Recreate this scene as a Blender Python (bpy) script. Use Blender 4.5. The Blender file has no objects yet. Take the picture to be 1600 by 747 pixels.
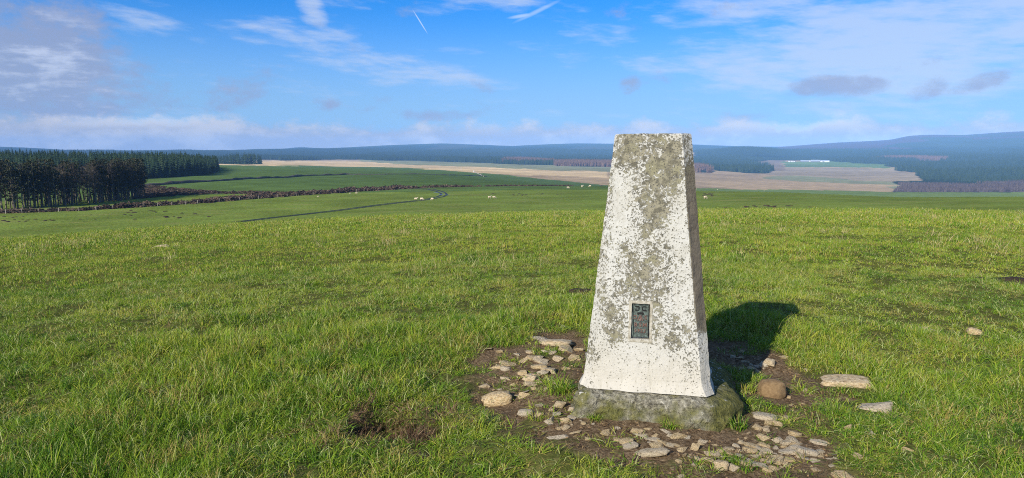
import bpy, bmesh, math, random
import numpy as np
from mathutils import Vector, Matrix, noise as mnoise
random.seed(7)
RNG = np.random.default_rng(11)
R = math.radians
scene = bpy.context.scene
COL = scene.collection

# ------------------------------------------------------------------ camera
CAM_H = 1.23
PITCH = 7.1
FPX = 1067.0                      # focal length in pixels of a 1600 wide frame
cam_d = bpy.data.cameras.new('camera')
cam_d.sensor_width = 36.0
cam_d.lens = 36.0 * FPX / 1600.0
cam_d.clip_start = 0.05
cam_d.clip_end = 60000
cam = bpy.data.objects.new('camera', cam_d)
cam.location = (0, 0, CAM_H)
cam.rotation_euler = (R(90 - PITCH), 0, 0)
COL.objects.link(cam)
scene.camera = cam

# ------------------------------------------------------------------ light and exposure
SUN_DIR = Vector((-0.56, -0.83, 0)).normalized()     # horizontal direction towards the sun
SUN_EL = 26.5
SKY_STRENGTH = 0.11
SUN_STRENGTH = 4.9
EXPOSURE = 0.6
sun_d = bpy.data.lights.new('sun', 'SUN')
sun_d.energy = SUN_STRENGTH
sun_d.angle = R(0.53)
sun_d.color = (1.0, 0.94, 0.84)
sun = bpy.data.objects.new('sun', sun_d)
to_sun = Vector((SUN_DIR.x * math.cos(R(SUN_EL)), SUN_DIR.y * math.cos(R(SUN_EL)), math.sin(R(SUN_EL))))
sun.rotation_euler = to_sun.to_track_quat('Z', 'Y').to_euler()
sun.location = (-30, -40, 60)
COL.objects.link(sun)

scene.view_settings.view_transform = 'Standard'
scene.view_settings.look = 'None'
scene.view_settings.exposure = EXPOSURE
scene.view_settings.gamma = 1.0
scene.view_settings.use_curve_mapping = False
scene.cycles.use_denoising = False
scene.cycles.max_bounces = 4
scene.cycles.diffuse_bounces = 2
scene.cycles.glossy_bounces = 1
scene.cycles.transmission_bounces = 2
scene.cycles.volume_bounces = 0
scene.cycles.sample_clamp_indirect = 6
scene.cycles.pixel_filter_type = 'BLACKMAN_HARRIS'
scene.cycles.filter_width = 1.05


class NT:
    """small helper to write node trees"""
    def __init__(self, tree):
        self.t = tree
        self.n = tree.nodes
        self.l = tree.links

    def node(self, typ, **kw):
        nd = self.n.new(typ)
        for k, v in kw.items():
            setattr(nd, k, v)
        return nd

    def put(self, sock, v):
        if v is None:
            return
        if isinstance(v, bpy.types.NodeSocket):
            self.l.new(v, sock)
        else:
            sock.default_value = v

    def m(self, op, a, b=None, c=None, clamp=False):
        nd = self.node('ShaderNodeMath', operation=op)
        nd.use_clamp = clamp
        self.put(nd.inputs[0], a)
        self.put(nd.inputs[1], b)
        self.put(nd.inputs[2], c)
        return nd.outputs[0]

    def vm(self, op, a, b=None, scale=None):
        nd = self.node('ShaderNodeVectorMath', operation=op)
        self.put(nd.inputs[0], a)
        self.put(nd.inputs[1], b)
        if scale is not None:
            self.put(nd.inputs['Scale'], scale)
        return nd.outputs[0] if op not in ('LENGTH', 'DOT_PRODUCT') else nd.outputs['Value']

    def noise(self, vec, scale, detail=4, rough=0.55, dist=0.0):
        nd = self.node('ShaderNodeTexNoise')
        self.put(nd.inputs['Vector'], vec)
        self.put(nd.inputs['Scale'], scale)
        nd.inputs['Detail'].default_value = detail
        nd.inputs['Roughness'].default_value = rough
        nd.inputs['Distortion'].default_value = dist
        return nd.outputs['Fac']

    def voro(self, vec, scale, feature='F1'):
        nd = self.node('ShaderNodeTexVoronoi', feature=feature)
        self.put(nd.inputs['Vector'], vec)
        self.put(nd.inputs['Scale'], scale)
        return nd.outputs['Distance']

    def ss(self, v, lo, hi, a=0.0, b=1.0):
        nd = self.node('ShaderNodeMapRange', interpolation_type='SMOOTHSTEP')
        self.put(nd.inputs['Value'], v)
        self.put(nd.inputs['From Min'], lo)
        self.put(nd.inputs['From Max'], hi)
        self.put(nd.inputs['To Min'], a)
        self.put(nd.inputs['To Max'], b)
        return nd.outputs['Result']

    def mix(self, f, a, b, blend='MIX'):
        nd = self.node('ShaderNodeMix', data_type='RGBA', blend_type=blend)
        self.put(nd.inputs[0], f)
        for s, v in ((nd.inputs[6], a), (nd.inputs[7], b)):
            if isinstance(v, tuple) and len(v) == 3:
                v = (*v, 1.0)
            self.put(s, v)
        return nd.outputs[2]

    def sep(self, v):
        nd = self.node('ShaderNodeSeparateXYZ')
        self.put(nd.inputs[0], v)
        return nd.outputs

    def comb(self, x, y, z):
        nd = self.node('ShaderNodeCombineXYZ')
        for i, v in enumerate((x, y, z)):
            self.put(nd.inputs[i], v)
        return nd.outputs[0]

    def ramp(self, f, stops):
        nd = self.node('ShaderNodeValToRGB')
        cr = nd.color_ramp
        while len(cr.elements) > 1:
            cr.elements.remove(cr.elements[-1])
        for i, (p, c) in enumerate(stops):
            e = cr.elements[0] if i == 0 else cr.elements.new(p)
            e.position = p
            e.color = (*c, 1.0)
        self.put(nd.inputs[0], f)
        return nd.outputs[0]

    def bump(self, h, strength, dist):
        nd = self.node('ShaderNodeBump')
        nd.inputs['Strength'].default_value = strength
        nd.inputs['Distance'].default_value = dist
        self.put(nd.inputs['Height'], h)
        return nd.outputs[0]


def material(name):
    m = bpy.data.materials.new(name)
    m.use_nodes = True
    m.node_tree.nodes.clear()
    t = NT(m.node_tree)
    out = t.node('ShaderNodeOutputMaterial')
    return m, t, out


def principled(t, out, color, rough=0.8, spec=0.3, normal=None, metal=0.0):
    b = t.node('ShaderNodeBsdfPrincipled')
    t.put(b.inputs['Base Color'], (*color, 1.0) if isinstance(color, tuple) else color)
    t.put(b.inputs['Roughness'], rough)
    t.put(b.inputs['Specular IOR Level'], spec)
    t.put(b.inputs['Metallic'], metal)
    if normal is not None:
        t.put(b.inputs['Normal'], normal)
    t.l.new(b.outputs[0], out.inputs['Surface'])
    return b


# ------------------------------------------------------------------ world: sky with clouds
world = bpy.data.worlds.new('World')
scene.world = world
world.use_nodes = True
world.node_tree.nodes.clear()
W = NT(world.node_tree)
w_out = W.node('ShaderNodeOutputWorld')
bg = W.node('ShaderNodeBackground')
W.l.new(bg.outputs[0], w_out.inputs['Surface'])
tc = W.node('ShaderNodeTexCoord')
wdir = W.vm('NORMALIZE', tc.outputs['Generated'])
wx, wy, wz = W.sep(wdir)
sky = W.node('ShaderNodeTexSky', sky_type='NISHITA')
sky.sun_disc = False
sky.sun_elevation = R(SUN_EL)
sky.sun_rotation = math.atan2(SUN_DIR.x, SUN_DIR.y)
sky.altitude = 250
sky.air_density = 1.0
sky.dust_density = 0.25
sky.ozone_density = 3.0
W.l.new(W.vm('NORMALIZE', W.comb(wx, wy, W.m('MULTIPLY_ADD', W.m('MAXIMUM', wz, 0.0), 1.0, 0.10))), sky.inputs['Vector'])
hs = W.node('ShaderNodeHueSaturation')
hs.inputs['Saturation'].default_value = 1.45
hs.inputs['Value'].default_value = 1.0
W.l.new(sky.outputs[0], hs.inputs['Color'])
sky_col = W.mix(1.0, hs.outputs[0], (0.84, 0.94, 1.16), 'MULTIPLY')
w_az = W.m('ARCTAN2', wx, wy)
w_el = W.m('ARCSINE', wz)
KS = 1.0 / SKY_STRENGTH
sky_col = W.mix(W.m('MULTIPLY', W.ss(w_el, R(12.5), R(1.0)), 0.85), sky_col, (.225 * KS, .365 * KS, .49 * KS))


def px_az(px):
    return math.atan((px - 800.0) / FPX)


def py_el(py):
    return math.atan((373.5 - py) / FPX) - R(PITCH)


# cloud texture: two noises in azimuth / elevation, sheared so that streaks lean
el_s = W.m('MULTIPLY', w_el, 1.0)
cvec = W.comb(W.m('MULTIPLY', w_az, 1.0), W.m('MULTIPLY_ADD', w_az, 0.5, W.m('MULTIPLY', el_s, 4.2)), 0.37)
n_wisp = W.noise(cvec, 7.0, 5, 0.62, 0.0)
n_fine = W.noise(W.comb(W.m('MULTIPLY', w_az, 1.0), W.m('MULTIPLY', el_s, 5.5), 2.1), 16.0, 4, 0.6, 0.0)
pvec = W.comb(w_az, W.m('MULTIPLY', w_el, 1.7), 1.3)
n_puff = W.noise(pvec, 14.0, 6, 0.62, 0.0)
n_big = W.noise(pvec, 3.0, 1, 0.5, 0.0)


def blob(px, py, rx, ry, rot=0.0):
    """soft elliptical patch of sky direction, 1 in the middle, 0 at the rim"""
    a0, e0 = px_az(px), py_el(py)
    da = W.m('SUBTRACT', w_az, a0)
    de = W.m('SUBTRACT', w_el, e0)
    c, s = math.cos(R(rot)), math.sin(R(rot))
    u = W.m('ADD', W.m('MULTIPLY', da, c), W.m('MULTIPLY', de, s))
    v = W.m('SUBTRACT', W.m('MULTIPLY', de, c), W.m('MULTIPLY', da, s))
    u = W.m('MULTIPLY', u, FPX / rx)
    v = W.m('MULTIPLY', v, FPX / ry)
    q = W.m('ADD', W.m('MULTIPLY', u, u), W.m('MULTIPLY', v, v))
    return W.m('SUBTRACT', 1.0, q, clamp=True)


def total(lst):
    acc = None
    for s, args in lst:
        b = W.m('MULTIPLY', blob(*args), s)
        acc = b if acc is None else W.m('MAXIMUM', acc, b)
    return acc


cirrus_mask = total([
    (0.95, (1380, 95, 380, 105, 4)), (0.95, (1150, 22, 150, 34, 6)), (1.0, (1560, 60, 160, 130, 0)),
    (0.95, (1490, 5, 130, 22, 6)), (0.55, (930, 55, 80, 18, -4)), (0.6, (1150, 133, 110, 12, -2)),
    (0.66, (560, 92, 230, 32, -12)), (0.5, (740, 128, 150, 16, -8)), (0.75, (496, 24, 34, 22, -55)),
    (1.0, (335, 0, 75, 16, -6)), (0.55, (240, 52, 70, 12, -10)), (0.55, (780, 0, 90, 24, 0)),
])
puff_mask = total([
    (1.15, (40, 120, 170, 100, 0)), (0.95, (110, 165, 140, 60, 0)), (0.62, (385, 145, 85, 30, 18)), (0.55, (250, 165, 80, 30, 0)),
    (1.15, (1300, 144, 70, 20, -3)), (0.8, (1440, 158, 44, 22, 20)), (0.8, (1500, 154, 54, 18, 12)), (0.35, (515, 162, 25, 16, 0)),
    (0.35, (980, 138, 22, 22, 30)), (0.5, (1180, 190, 90, 14, 0)), (0.55, (680, 182, 90, 14, 0)),
])
thin_all = W.m('MULTIPLY', W.ss(w_el, R(9), R(24)), 0.45)
wn = W.m('ADD', W.m('MULTIPLY_ADD', n_wisp, 2.6, -1.3), W.m('MULTIPLY_ADD', n_fine, 1.3, -0.65))
cirrus = W.ss(W.m('ADD', W.m('MAXIMUM', cirrus_mask, thin_all), W.m('MULTIPLY', wn, 0.85)), 0.12, 1.05)
cirrus = W.m('MULTIPLY', cirrus, 0.70)
pn = W.m('MULTIPLY_ADD', n_puff, 3.0, -1.5)
puff = W.ss(W.m('ADD', puff_mask, W.m('MULTIPLY', pn, 0.8)), 0.24, 0.90)
puff = W.m('MULTIPLY', puff, 0.80)
# bank of cumulus along the whole horizon
bank_top = W.m('MULTIPLY_ADD', n_puff, 0.060, W.m('MULTIPLY_ADD', n_big, 0.024, 0.002))
bank = W.ss(W.m('SUBTRACT', bank_top, w_el), -0.006, 0.012)
bank = W.m('MULTIPLY', bank, 0.92)
rim = W.ss(W.m('SUBTRACT', bank_top, w_el), 0.017, 0.000)
rim = W.m('MULTIPLY', rim, W.ss(n_big, 0.46, 0.60))
# two vapour trails
trail = total([(1.0, (661, 36, 23, 1.1, -57)), (0.55, (838, 18, 46, 4.0, 24)), (0.7, (815, 25, 26, 3.5, 8))])
trail = W.m('MULTIPLY', W.ss(trail, 0.0, 0.9), 0.48)

K = 1.0 / SKY_STRENGTH
white = (0.40 * K, 0.46 * K, 0.58 * K)
lilac = (0.31 * K, 0.36 * K, 0.46 * K)
bright = (0.52 * K, 0.55 * K, 0.64 * K)
grey = (0.22 * K, 0.25 * K, 0.36 * K)
c = W.mix(cirrus, sky_col, white)
c = W.mix(puff, c, W.mix(W.m('MULTIPLY', W.ss(W.m('ADD', W.m('MULTIPLY', n_puff, .6), W.m('MULTIPLY', n_fine, .4)), 0.50, 0.66), W.ss(puff_mask, .40, .9, 0.0, .65)), grey, bright))
c = W.mix(bank, c, W.mix(W.m('MULTIPLY', rim, 0.8), W.mix(W.ss(n_puff, .40, .66), (0.31 * K, 0.31 * K, 0.34 * K), (0.49 * K, 0.47 * K, 0.46 * K)), (0.74 * K, 0.70 * K, 0.66 * K)))
c = W.mix(trail, c, (0.6 * K, 0.65 * K, 0.74 * K))
W.put(bg.inputs['Color'], c)
bg.inputs['Strength'].default_value = SKY_STRENGTH
world.cycles.sampling_method = 'NONE'


# ------------------------------------------------------------------ helpers
def tag(o, label=None, cat=None, group=None, kind=None):
    if label: o['label'] = label
    if cat: o['category'] = cat
    if group: o['group'] = group
    if kind: o['kind'] = kind
    return o


def link(name, me, parent=None, loc=None):
    o = bpy.data.objects.new(name, me)
    COL.objects.link(o)
    if parent is not None:
        o.parent = parent
    if loc is not None:
        o.location = loc
    return o


def empty(name, loc, rz=0.0):
    o = bpy.data.objects.new(name, None)
    o.empty_display_size = 0.1
    o.location = loc
    o.rotation_euler = (0, 0, rz)
    COL.objects.link(o)
    return o


def mesh_from(name, verts, faces, mats=(), smooth=False, midx=None):
    me = bpy.data.meshes.new(name)
    me.from_pydata([tuple(v) for v in verts], [], [tuple(f) for f in faces])
    for m in mats:
        me.materials.append(m)
    if midx is not None:
        me.polygons.foreach_set('material_index', np.asarray(midx, dtype=np.int32))
    if smooth:
        me.polygons.foreach_set('use_smooth', np.ones(len(me.polygons), dtype=bool))
    me.update()
    return me


def bm_mesh(name, bm, mats=(), smooth=False):
    me = bpy.data.meshes.new(name)
    bm.to_mesh(me)
    bm.free()
    for m in mats:
        me.materials.append(m)
    if smooth:
        me.polygons.foreach_set('use_smooth', np.ones(len(me.polygons), dtype=bool))
    return me


def _hash(ix, iy, seed):
    h = (ix * 374761393 + iy * 668265263 + seed * 974634777) & 0xFFFFFFFF
    h = ((h ^ (h >> 13)) * 1274126177) & 0xFFFFFFFF
    h = h ^ (h >> 16)
    return (h & 0xFFFF) / 65535.0


def vnoise(x, y, seed=0):
    x = np.asarray(x, dtype=np.float64); y = np.asarray(y, dtype=np.float64)
    ix = np.floor(x).astype(np.int64); iy = np.floor(y).astype(np.int64)
    fx = x - ix; fy = y - iy
    fx = fx * fx * (3 - 2 * fx); fy = fy * fy * (3 - 2 * fy)
    a = _hash(ix, iy, seed); b = _hash(ix + 1, iy, seed)
    c_ = _hash(ix, iy + 1, seed); d = _hash(ix + 1, iy + 1, seed)
    return (a * (1 - fx) + b * fx) * (1 - fy) + (c_ * (1 - fx) + d * fx) * fy


def fbm(x, y, seed=0, octv=4):
    s = 0.0; amp = 0.5; f = 1.0
    for i in range(octv):
        s = s + amp * vnoise(x * f + 17.3 * i, y * f - 9.1 * i, seed + i)
        amp *= 0.5; f *= 2.03
    return s / (1 - 0.5 ** octv)


def sstep(v, lo, hi):
    t = np.clip((v - lo) / (hi - lo), 0, 1)
    return t * t * (3 - 2 * t)


# ------------------------------------------------------------------ terrain heights
KN = [0, 5, 10, 20, 30, 50, 75, 120, 170, 220, 260, 330, 420, 500, 650, 900, 1300, 1800, 2600, 3600, 4800, 6200]
COLS = [0, 340, 650, 950, 1200, 1400, 1600]
PROF = {
 0:    [0, -.10, -.42, -1.12, -1.88, -4.0, -7.2, -11.3, -13.4, -13.5, -13.5, -13.5, -13.5, -13.3, -11.0, -8.5, -12, -18, -20, -16, 2, 30],
 340:  [0, -.09, -.37, -1.0, -1.72, -3.8, -6.7, -10.5, -12.9, -13.5, -13.5, -13.5, -13.5, -13.4, -13.0, -14, -18, -20, -21, -14, 8, 40],
 650:  [0, -.07, -.32, -.9, -1.53, -3.6, -6.2, -9.8, -12.0, -13.0, -13.3, -13.6, -14, -14.6, -16.5, -20, -26, -29, -29, -16, 18, 55],
 950:  [0, -.06, -.27, -.78, -1.35, -3.2, -5.7, -9.2, -11.3, -12.1, -12.4, -14.2, -19.5, -24, -29.5, -33, -35, -35, -32, -18, 18, 55],
 1200: [0, -.05, -.20, -.6, -1.13, -2.95, -5.0, -8.2, -9.7, -10.5, -12.3, -18, -26, -32, -40, -46, -49, -49, -46, -30, 8, 40],
 1400: [0, -.05, -.18, -.52, -1.0, -2.7, -4.7, -7.7, -9.2, -10.9, -13.1, -19.5, -28, -34, -42, -48, -51, -50, -44, -22, 14, 70],
 1600: [0, -.05, -.18, -.50, -.93, -2.5, -4.5, -7.1, -8.1, -9.8, -12.5, -19, -28, -35, -44, -50, -52, -50, -40, -15, 25, 90],
}
RIDGE = [(-400, 228), (0, 231), (60, 232.5), (130, 236), (340, 238), (400, 233), (450, 232.5), (470, 230), (510, 232), (560, 229.5), (620, 226.5), (690, 224), (750, 226),
         (800, 228), (850, 225.5), (900, 224), (950, 224.5), (1080, 226), (1140, 228.5), (1215, 230), (1300, 224.5), (1385, 221.5), (1412, 216),
         (1445, 215), (1500, 216), (1550, 213.5), (1600, 212), (1900, 214)]
R_RIDGE = 7600.0
LR0 = math.log(3.0)
LR1 = math.log(14003.0)
NLR = 1600
lr_axis = np.linspace(LR0, LR1, NLR)
NAZ = 1441
az_axis = np.linspace(-math.pi, math.pi, NAZ)


def pchip(xk, yk, x):
    xk = np.asarray(xk, float); yk = np.asarray(yk, float)
    h = np.diff(xk); d = np.diff(yk) / h
    mks = np.zeros_like(yk)
    for i in range(1, len(xk) - 1):
        if d[i - 1] * d[i] > 0:
            w1 = 2 * h[i] + h[i - 1]; w2 = h[i] + 2 * h[i - 1]
            mks[i] = (w1 + w2) / (w1 / d[i - 1] + w2 / d[i])
    mks[0] = d[0]; mks[-1] = d[-1]
    i = np.clip(np.searchsorted(xk, x) - 1, 0, len(xk) - 2)
    t = (x - xk[i]) / h[i]
    t2 = t * t; t3 = t2 * t
    return (yk[i] * (2 * t3 - 3 * t2 + 1) + h[i] * mks[i] * (t3 - 2 * t2 + t) + yk[i + 1] * (-2 * t3 + 3 * t2) + h[i] * mks[i + 1] * (t3 - t2))


def build_table():
    colz = []
    for cpx in COLS:
        ry = np.interp(cpx, [p for p, _ in RIDGE], [y for _, y in RIDGE])
        colz.append((np.array(KN + [13500.0]), np.array(PROF[cpx] + [10.0])))
    base = np.array([pchip(np.log(k + 3.0), z, lr_axis) for k, z in colz])      # columns x radii
    caz = np.array([px_az(p) for p in COLS])
    out = np.zeros((NAZ, NLR))
    # smooth across azimuth
    azc = np.clip(az_axis, caz[0], caz[-1])
    i = np.clip(np.searchsorted(caz, azc) - 1, 0, len(caz) - 2)
    t = ((azc - caz[i]) / (caz[i + 1] - caz[i]))
    t = 0.5 * t + 0.5 * t * t * (3 - 2 * t)
    out = base[i] * (1 - t)[:, None] + base[i + 1] * t[:, None]
    # behind the camera the two edges run together
    over = np.clip((np.abs(az_axis) - R(50)) / R(130), 0, 1) * 0.5
    other = np.where(az_axis[:, None] < 0, base[-1][None, :], base[0][None, :])
    out = out * (1 - over)[:, None] + other * over[:, None]
    # far ridge
    azr = np.array([px_az(p) for p, _ in RIDGE])
    zr = np.array([CAM_H + R_RIDGE * (240.0 - y) / FPX for _, y in RIDGE])
    ridge = np.interp(az_axis, azr, zr)
    far = np.abs(az_axis) > R(46)
    ridge = np.where(far, 95 + 25 * np.sin(az_axis * 7), ridge)
    for _ in range(2):
        ridge = np.convolve(np.concatenate([ridge[-2:], ridge, ridge[:2]]), [.05, .2, .5, .2, .05], 'same')[2:-2]
    rr = np.exp(lr_axis) - 3.0
    up = sstep(rr, 5200, R_RIDGE)[None, :]
    dn = sstep(rr, R_RIDGE, 12500)[None, :]
    z6 = out[:, np.searchsorted(rr, 5600)][:, None]
    ridge2 = ridge[:, None]
    far_z = z6 * (1 - up) + ridge2 * up
    far_z = far_z * (1 - dn) + (-20) * dn
    out = np.where(rr[None, :] > 5600, far_z, out * 1.0)
    # wooded knoll in front of the ridge
    kn = np.exp(-((az_axis - px_az(1165)) / 0.05) ** 2)[:, None] * np.exp(-((rr[None, :] - 4300) / 600) ** 2)
    out = out + 36 * kn
    # blur a little in radius to hide knots
    for _ in range(3):
        out[:, 1:-1] = 0.25 * out[:, :-2] + 0.5 * out[:, 1:-1] + 0.25 * out[:, 2:]
    return out


TAB = build_table()


def base_z(x, y):
    r = np.hypot(x, y)
    az = np.arctan2(x, y)
    fi = (az + math.pi) / (2 * math.pi) * (NAZ - 1)
    fj = (np.log(r + 3.0) - LR0) / (LR1 - LR0) * (NLR - 1)
    i = np.clip(fi.astype(int), 0, NAZ - 2); j = np.clip(fj.astype(int), 0, NLR - 2)
    a = fi - i; b = np.clip(fj - j, 0, 1)
    return (TAB[i, j] * (1 - a) * (1 - b) + TAB[i + 1, j] * a * (1 - b) + TAB[i, j + 1] * (1 - a) * b + TAB[i + 1, j + 1] * a * b)


CP, SP = math.cos(R(PITCH)), math.sin(R(PITCH))


def project(x, y, z):
    """photo pixel of a world point (used to lay out the land from a survey of the photograph)"""
    dz = z - CAM_H
    d = y * CP - dz * SP
    up = y * SP + dz * CP
    d = np.where(d > 0.05, d, np.nan)
    return 800 + FPX * x / d, 373.5 - FPX * up / d


def ray(px, py):
    vx = (px - 800) / FPX; vu = (373.5 - py) / FPX
    d = np.array([vx, CP + vu * SP, vu * CP - SP])
    return d / math.hypot(d[0], d[1])        # unit horizontal length


def at(px, py, rmin=1.5, rmax=9000, zf=None):
    """first point of the ground along the line of sight"""
    zf = zf or ground_z
    d = ray(px, py)
    rr = np.exp(np.linspace(math.log(rmin), math.log(rmax), 1200 if rmax > 100 else 200))
    zz = base_z(d[0] * rr, d[1] * rr) + .0      # rough search on the smooth land, refined below
    below = CAM_H + d[2] * rr <= zz
    k = int(np.argmax(below)) if below.any() else len(rr) - 1
    if k > 0:
        a, b = rr[max(0, k - 4)], rr[min(len(rr) - 1, k + 4)]
        rs_ = np.linspace(a, b, 60)
        zs_ = zf(d[0] * rs_, d[1] * rs_)
        bl_ = CAM_H + d[2] * rs_ <= zs_
        j = int(np.argmax(bl_)) if bl_.any() else 59
        a, b = rs_[max(0, j - 1)], rs_[j]
        rs_ = np.linspace(a, b, 30)
        bl_ = CAM_H + d[2] * rs_ <= zf(d[0] * rs_, d[1] * rs_)
        r = rs_[int(np.argmax(bl_))] if bl_.any() else b
    else:
        r = rr[0]
    return Vector((d[0] * r, d[1] * r, float(zf(np.array([d[0] * r]), np.array([d[1] * r]))[0])))


# ------------------------------------------------------------------ bare soil around the pillar
PILLAR_Z = 0.12
SOIL = []
for (px, py, rx, ry, s) in [
        (795, 562, 62, 40, 1.0), (868, 520, 55, 20, 1.0), (825, 605, 95, 36, 1.0), (905, 655, 80, 24, 1.0), (1000, 668, 130, 22, 1.1),
        (1110, 695, 150, 34, 1.1), (1215, 612, 60, 42, 1.05), (1170, 550, 75, 32, 1.0), (1270, 590, 50, 26, .8), (1225, 690, 95, 34, .95),
        (1140, 740, 140, 30, 1.05), (600, 662, 60, 26, 1.0), (640, 672, 40, 18, .9), (560, 645, 25, 14, .9), (655, 700, 30, 10, .7),
        (1010, 590, 190, 70, 1.2), (1310, 690, 70, 34, .5), (1345, 640, 50, 20, .6), (1300, 735, 70, 14, .6), (900, 690, 120, 18, .45),
        (240, 500, 26, 5, .6), (300, 498, 26, 5, .6), (720, 505, 30, 10, .45), (1310, 600, 50, 9, .7)]:
    d = ray(px, py)
    r0 = CAM_H / -d[2]
    cx, cy = d[0] * r0, d[1] * r0
    dd = math.hypot(cx, cy)
    ax = rx / FPX * dd
    ay = ry / FPX * dd * dd / CAM_H
    SOIL.append((cx, cy, ax, ay, s))


def soil(x, y):
    v = np.zeros_like(np.asarray(x, float))
    for cx, cy, ax, ay, s in SOIL:
        q = ((x - cx) / ax) ** 2 + ((y - cy) / ay) ** 2
        v = np.maximum(v, s * np.exp(-q * 0.75))
    n = fbm(x * 3.1, y * 3.1, 5, 4) * .7 + fbm(x * 11, y * 11, 6, 3) * .45
    return sstep(v + (n - 0.575) * 1.25, 0.40, 0.74)


def soil_near(x, y, r):
    s = np.zeros(np.shape(x))
    k = r < 14
    if k.any():
        s[k] = soil(x[k], y[k])
    return s


CLUMP = at(602, 664, zf=base_z)


def ground_z(x, y):
    x = np.asarray(x, float); y = np.asarray(y, float)
    z = base_z(x, y)
    r = np.hypot(x, y)
    near = np.exp(-(r / 45.0) ** 2)
    z = z + near * ((fbm(x * .55, y * .55, 31, 3) - .5) * .10 + (fbm(x * 2.0, y * 2.0, 32, 3) - .5) * .085 + (fbm(x * 6.5, y * 6.5, 36, 2) - .5) * .035 * np.exp(-(r / 12.0) ** 2))
    close = np.exp(-(r / 9.0) ** 2)
    s = soil_near(x, y, r)
    z = z - close * s * (0.018 + 0.03 * (fbm(x * 8, y * 8, 33, 3) - .5))
    q = ((x - CLUMP.x) / .17) ** 2 + ((y - CLUMP.y) / .20) ** 2
    z = z - 0.09 * np.exp(-q) + 0.035 * np.exp(-(q - 1.4) ** 2 * 1.5)
    mid = sstep(r, 80, 400)
    z = z + mid * (fbm(x * .02, y * .02, 34, 3) - .5) * np.clip(r / 300, 0, 2.2)
    # flatten right under the pillar
    pq = np.exp(-(((x - .70) / .55) ** 2 + ((y - 3.40) / .55) ** 2) ** 2)
    return z * (1 - pq) + pq * 0.0


# ------------------------------------------------------------------ the land as seen from the hill: colours by cover
def in_poly(px, py, poly):
    inside = np.zeros(px.shape, bool)
    n = len(poly)
    for i in range(n):
        x1, y1 = poly[i]; x2, y2 = poly[(i + 1) % n]
        cond = ((y1 > py) != (y2 > py))
        xi = (x2 - x1) * (py - y1) / ((y2 - y1) if y2 != y1 else 1e-9) + x1
        inside ^= cond & (px < xi)
    return inside


C_GRASS = (.150, .195, .030)
C_FIELD = (.140, .185, .034)
C_FIELD2 = (.090, .140, .036)
C_STRAW = (.56, .40, .20)
C_MOOR = (.37, .26, .14)
C_PALEGREEN = (.22, .22, .11)
C_BROWN = (.30, .23, .14)
C_FOREST = (.018, .032, .018)
C_HEATH = (.085, .055, .060)
C_CLEAR = (.22, .16, .10)
C_FARM = (.13, .19, .06)
C_FARFOREST = (.022, .042, .026)
FOREST_L = [(-500, 262), (0, 266), (205, 268), (260, 270), (335, 267), (338, 262), (300, 257), (0, 252), (-500, 252)]
SPRUCE_POLYS = [   # ground polygons in survey pixels with the range of distances they hold for
    ([(330, 249.5), (420, 249.5), (560, 250.5), (640, 251), (790, 256), (1010, 261), (1010, 220), (330, 220)], 1500, 5200),
    ([(1080, 262), (1160, 270), (1195, 271), (1198, 262), (1190, 256), (1180, 252), (1210, 250), (1230, 250), (1230, 220), (1080, 220)], 1500, 5200),
    ([(1230, 250), (1300, 252), (1375, 256), (1400, 264), (1430, 275), (1445, 281), (1480, 284), (1600, 288), (1750, 288), (1750, 220), (1230, 220)], 1000, 5200),
    ([(-300, 252), (330, 250), (330, 220), (-300, 220)], 1500, 5200),
]
LARCH_POLYS = [
    ([(775, 250.5), (870, 253), (870, 256), (800, 255)], 1500, 5000),
    ([(868, 256), (1010, 258), (1010, 263), (868, 260)], 1200, 5000),
    ([(1085, 262), (1108, 264), (1108, 270), (1085, 269)], 1000, 5000),
    ([(1352, 246), (1420, 247.5), (1480, 250), (1470, 252), (1400, 250), (1350, 248)], 1500, 5200),
]


BIRCH_POLYS = [([(1395, 284), (1440, 281), (1500, 284), (1640, 289), (1640, 300), (1400, 300)], 600, 2600)]


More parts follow.
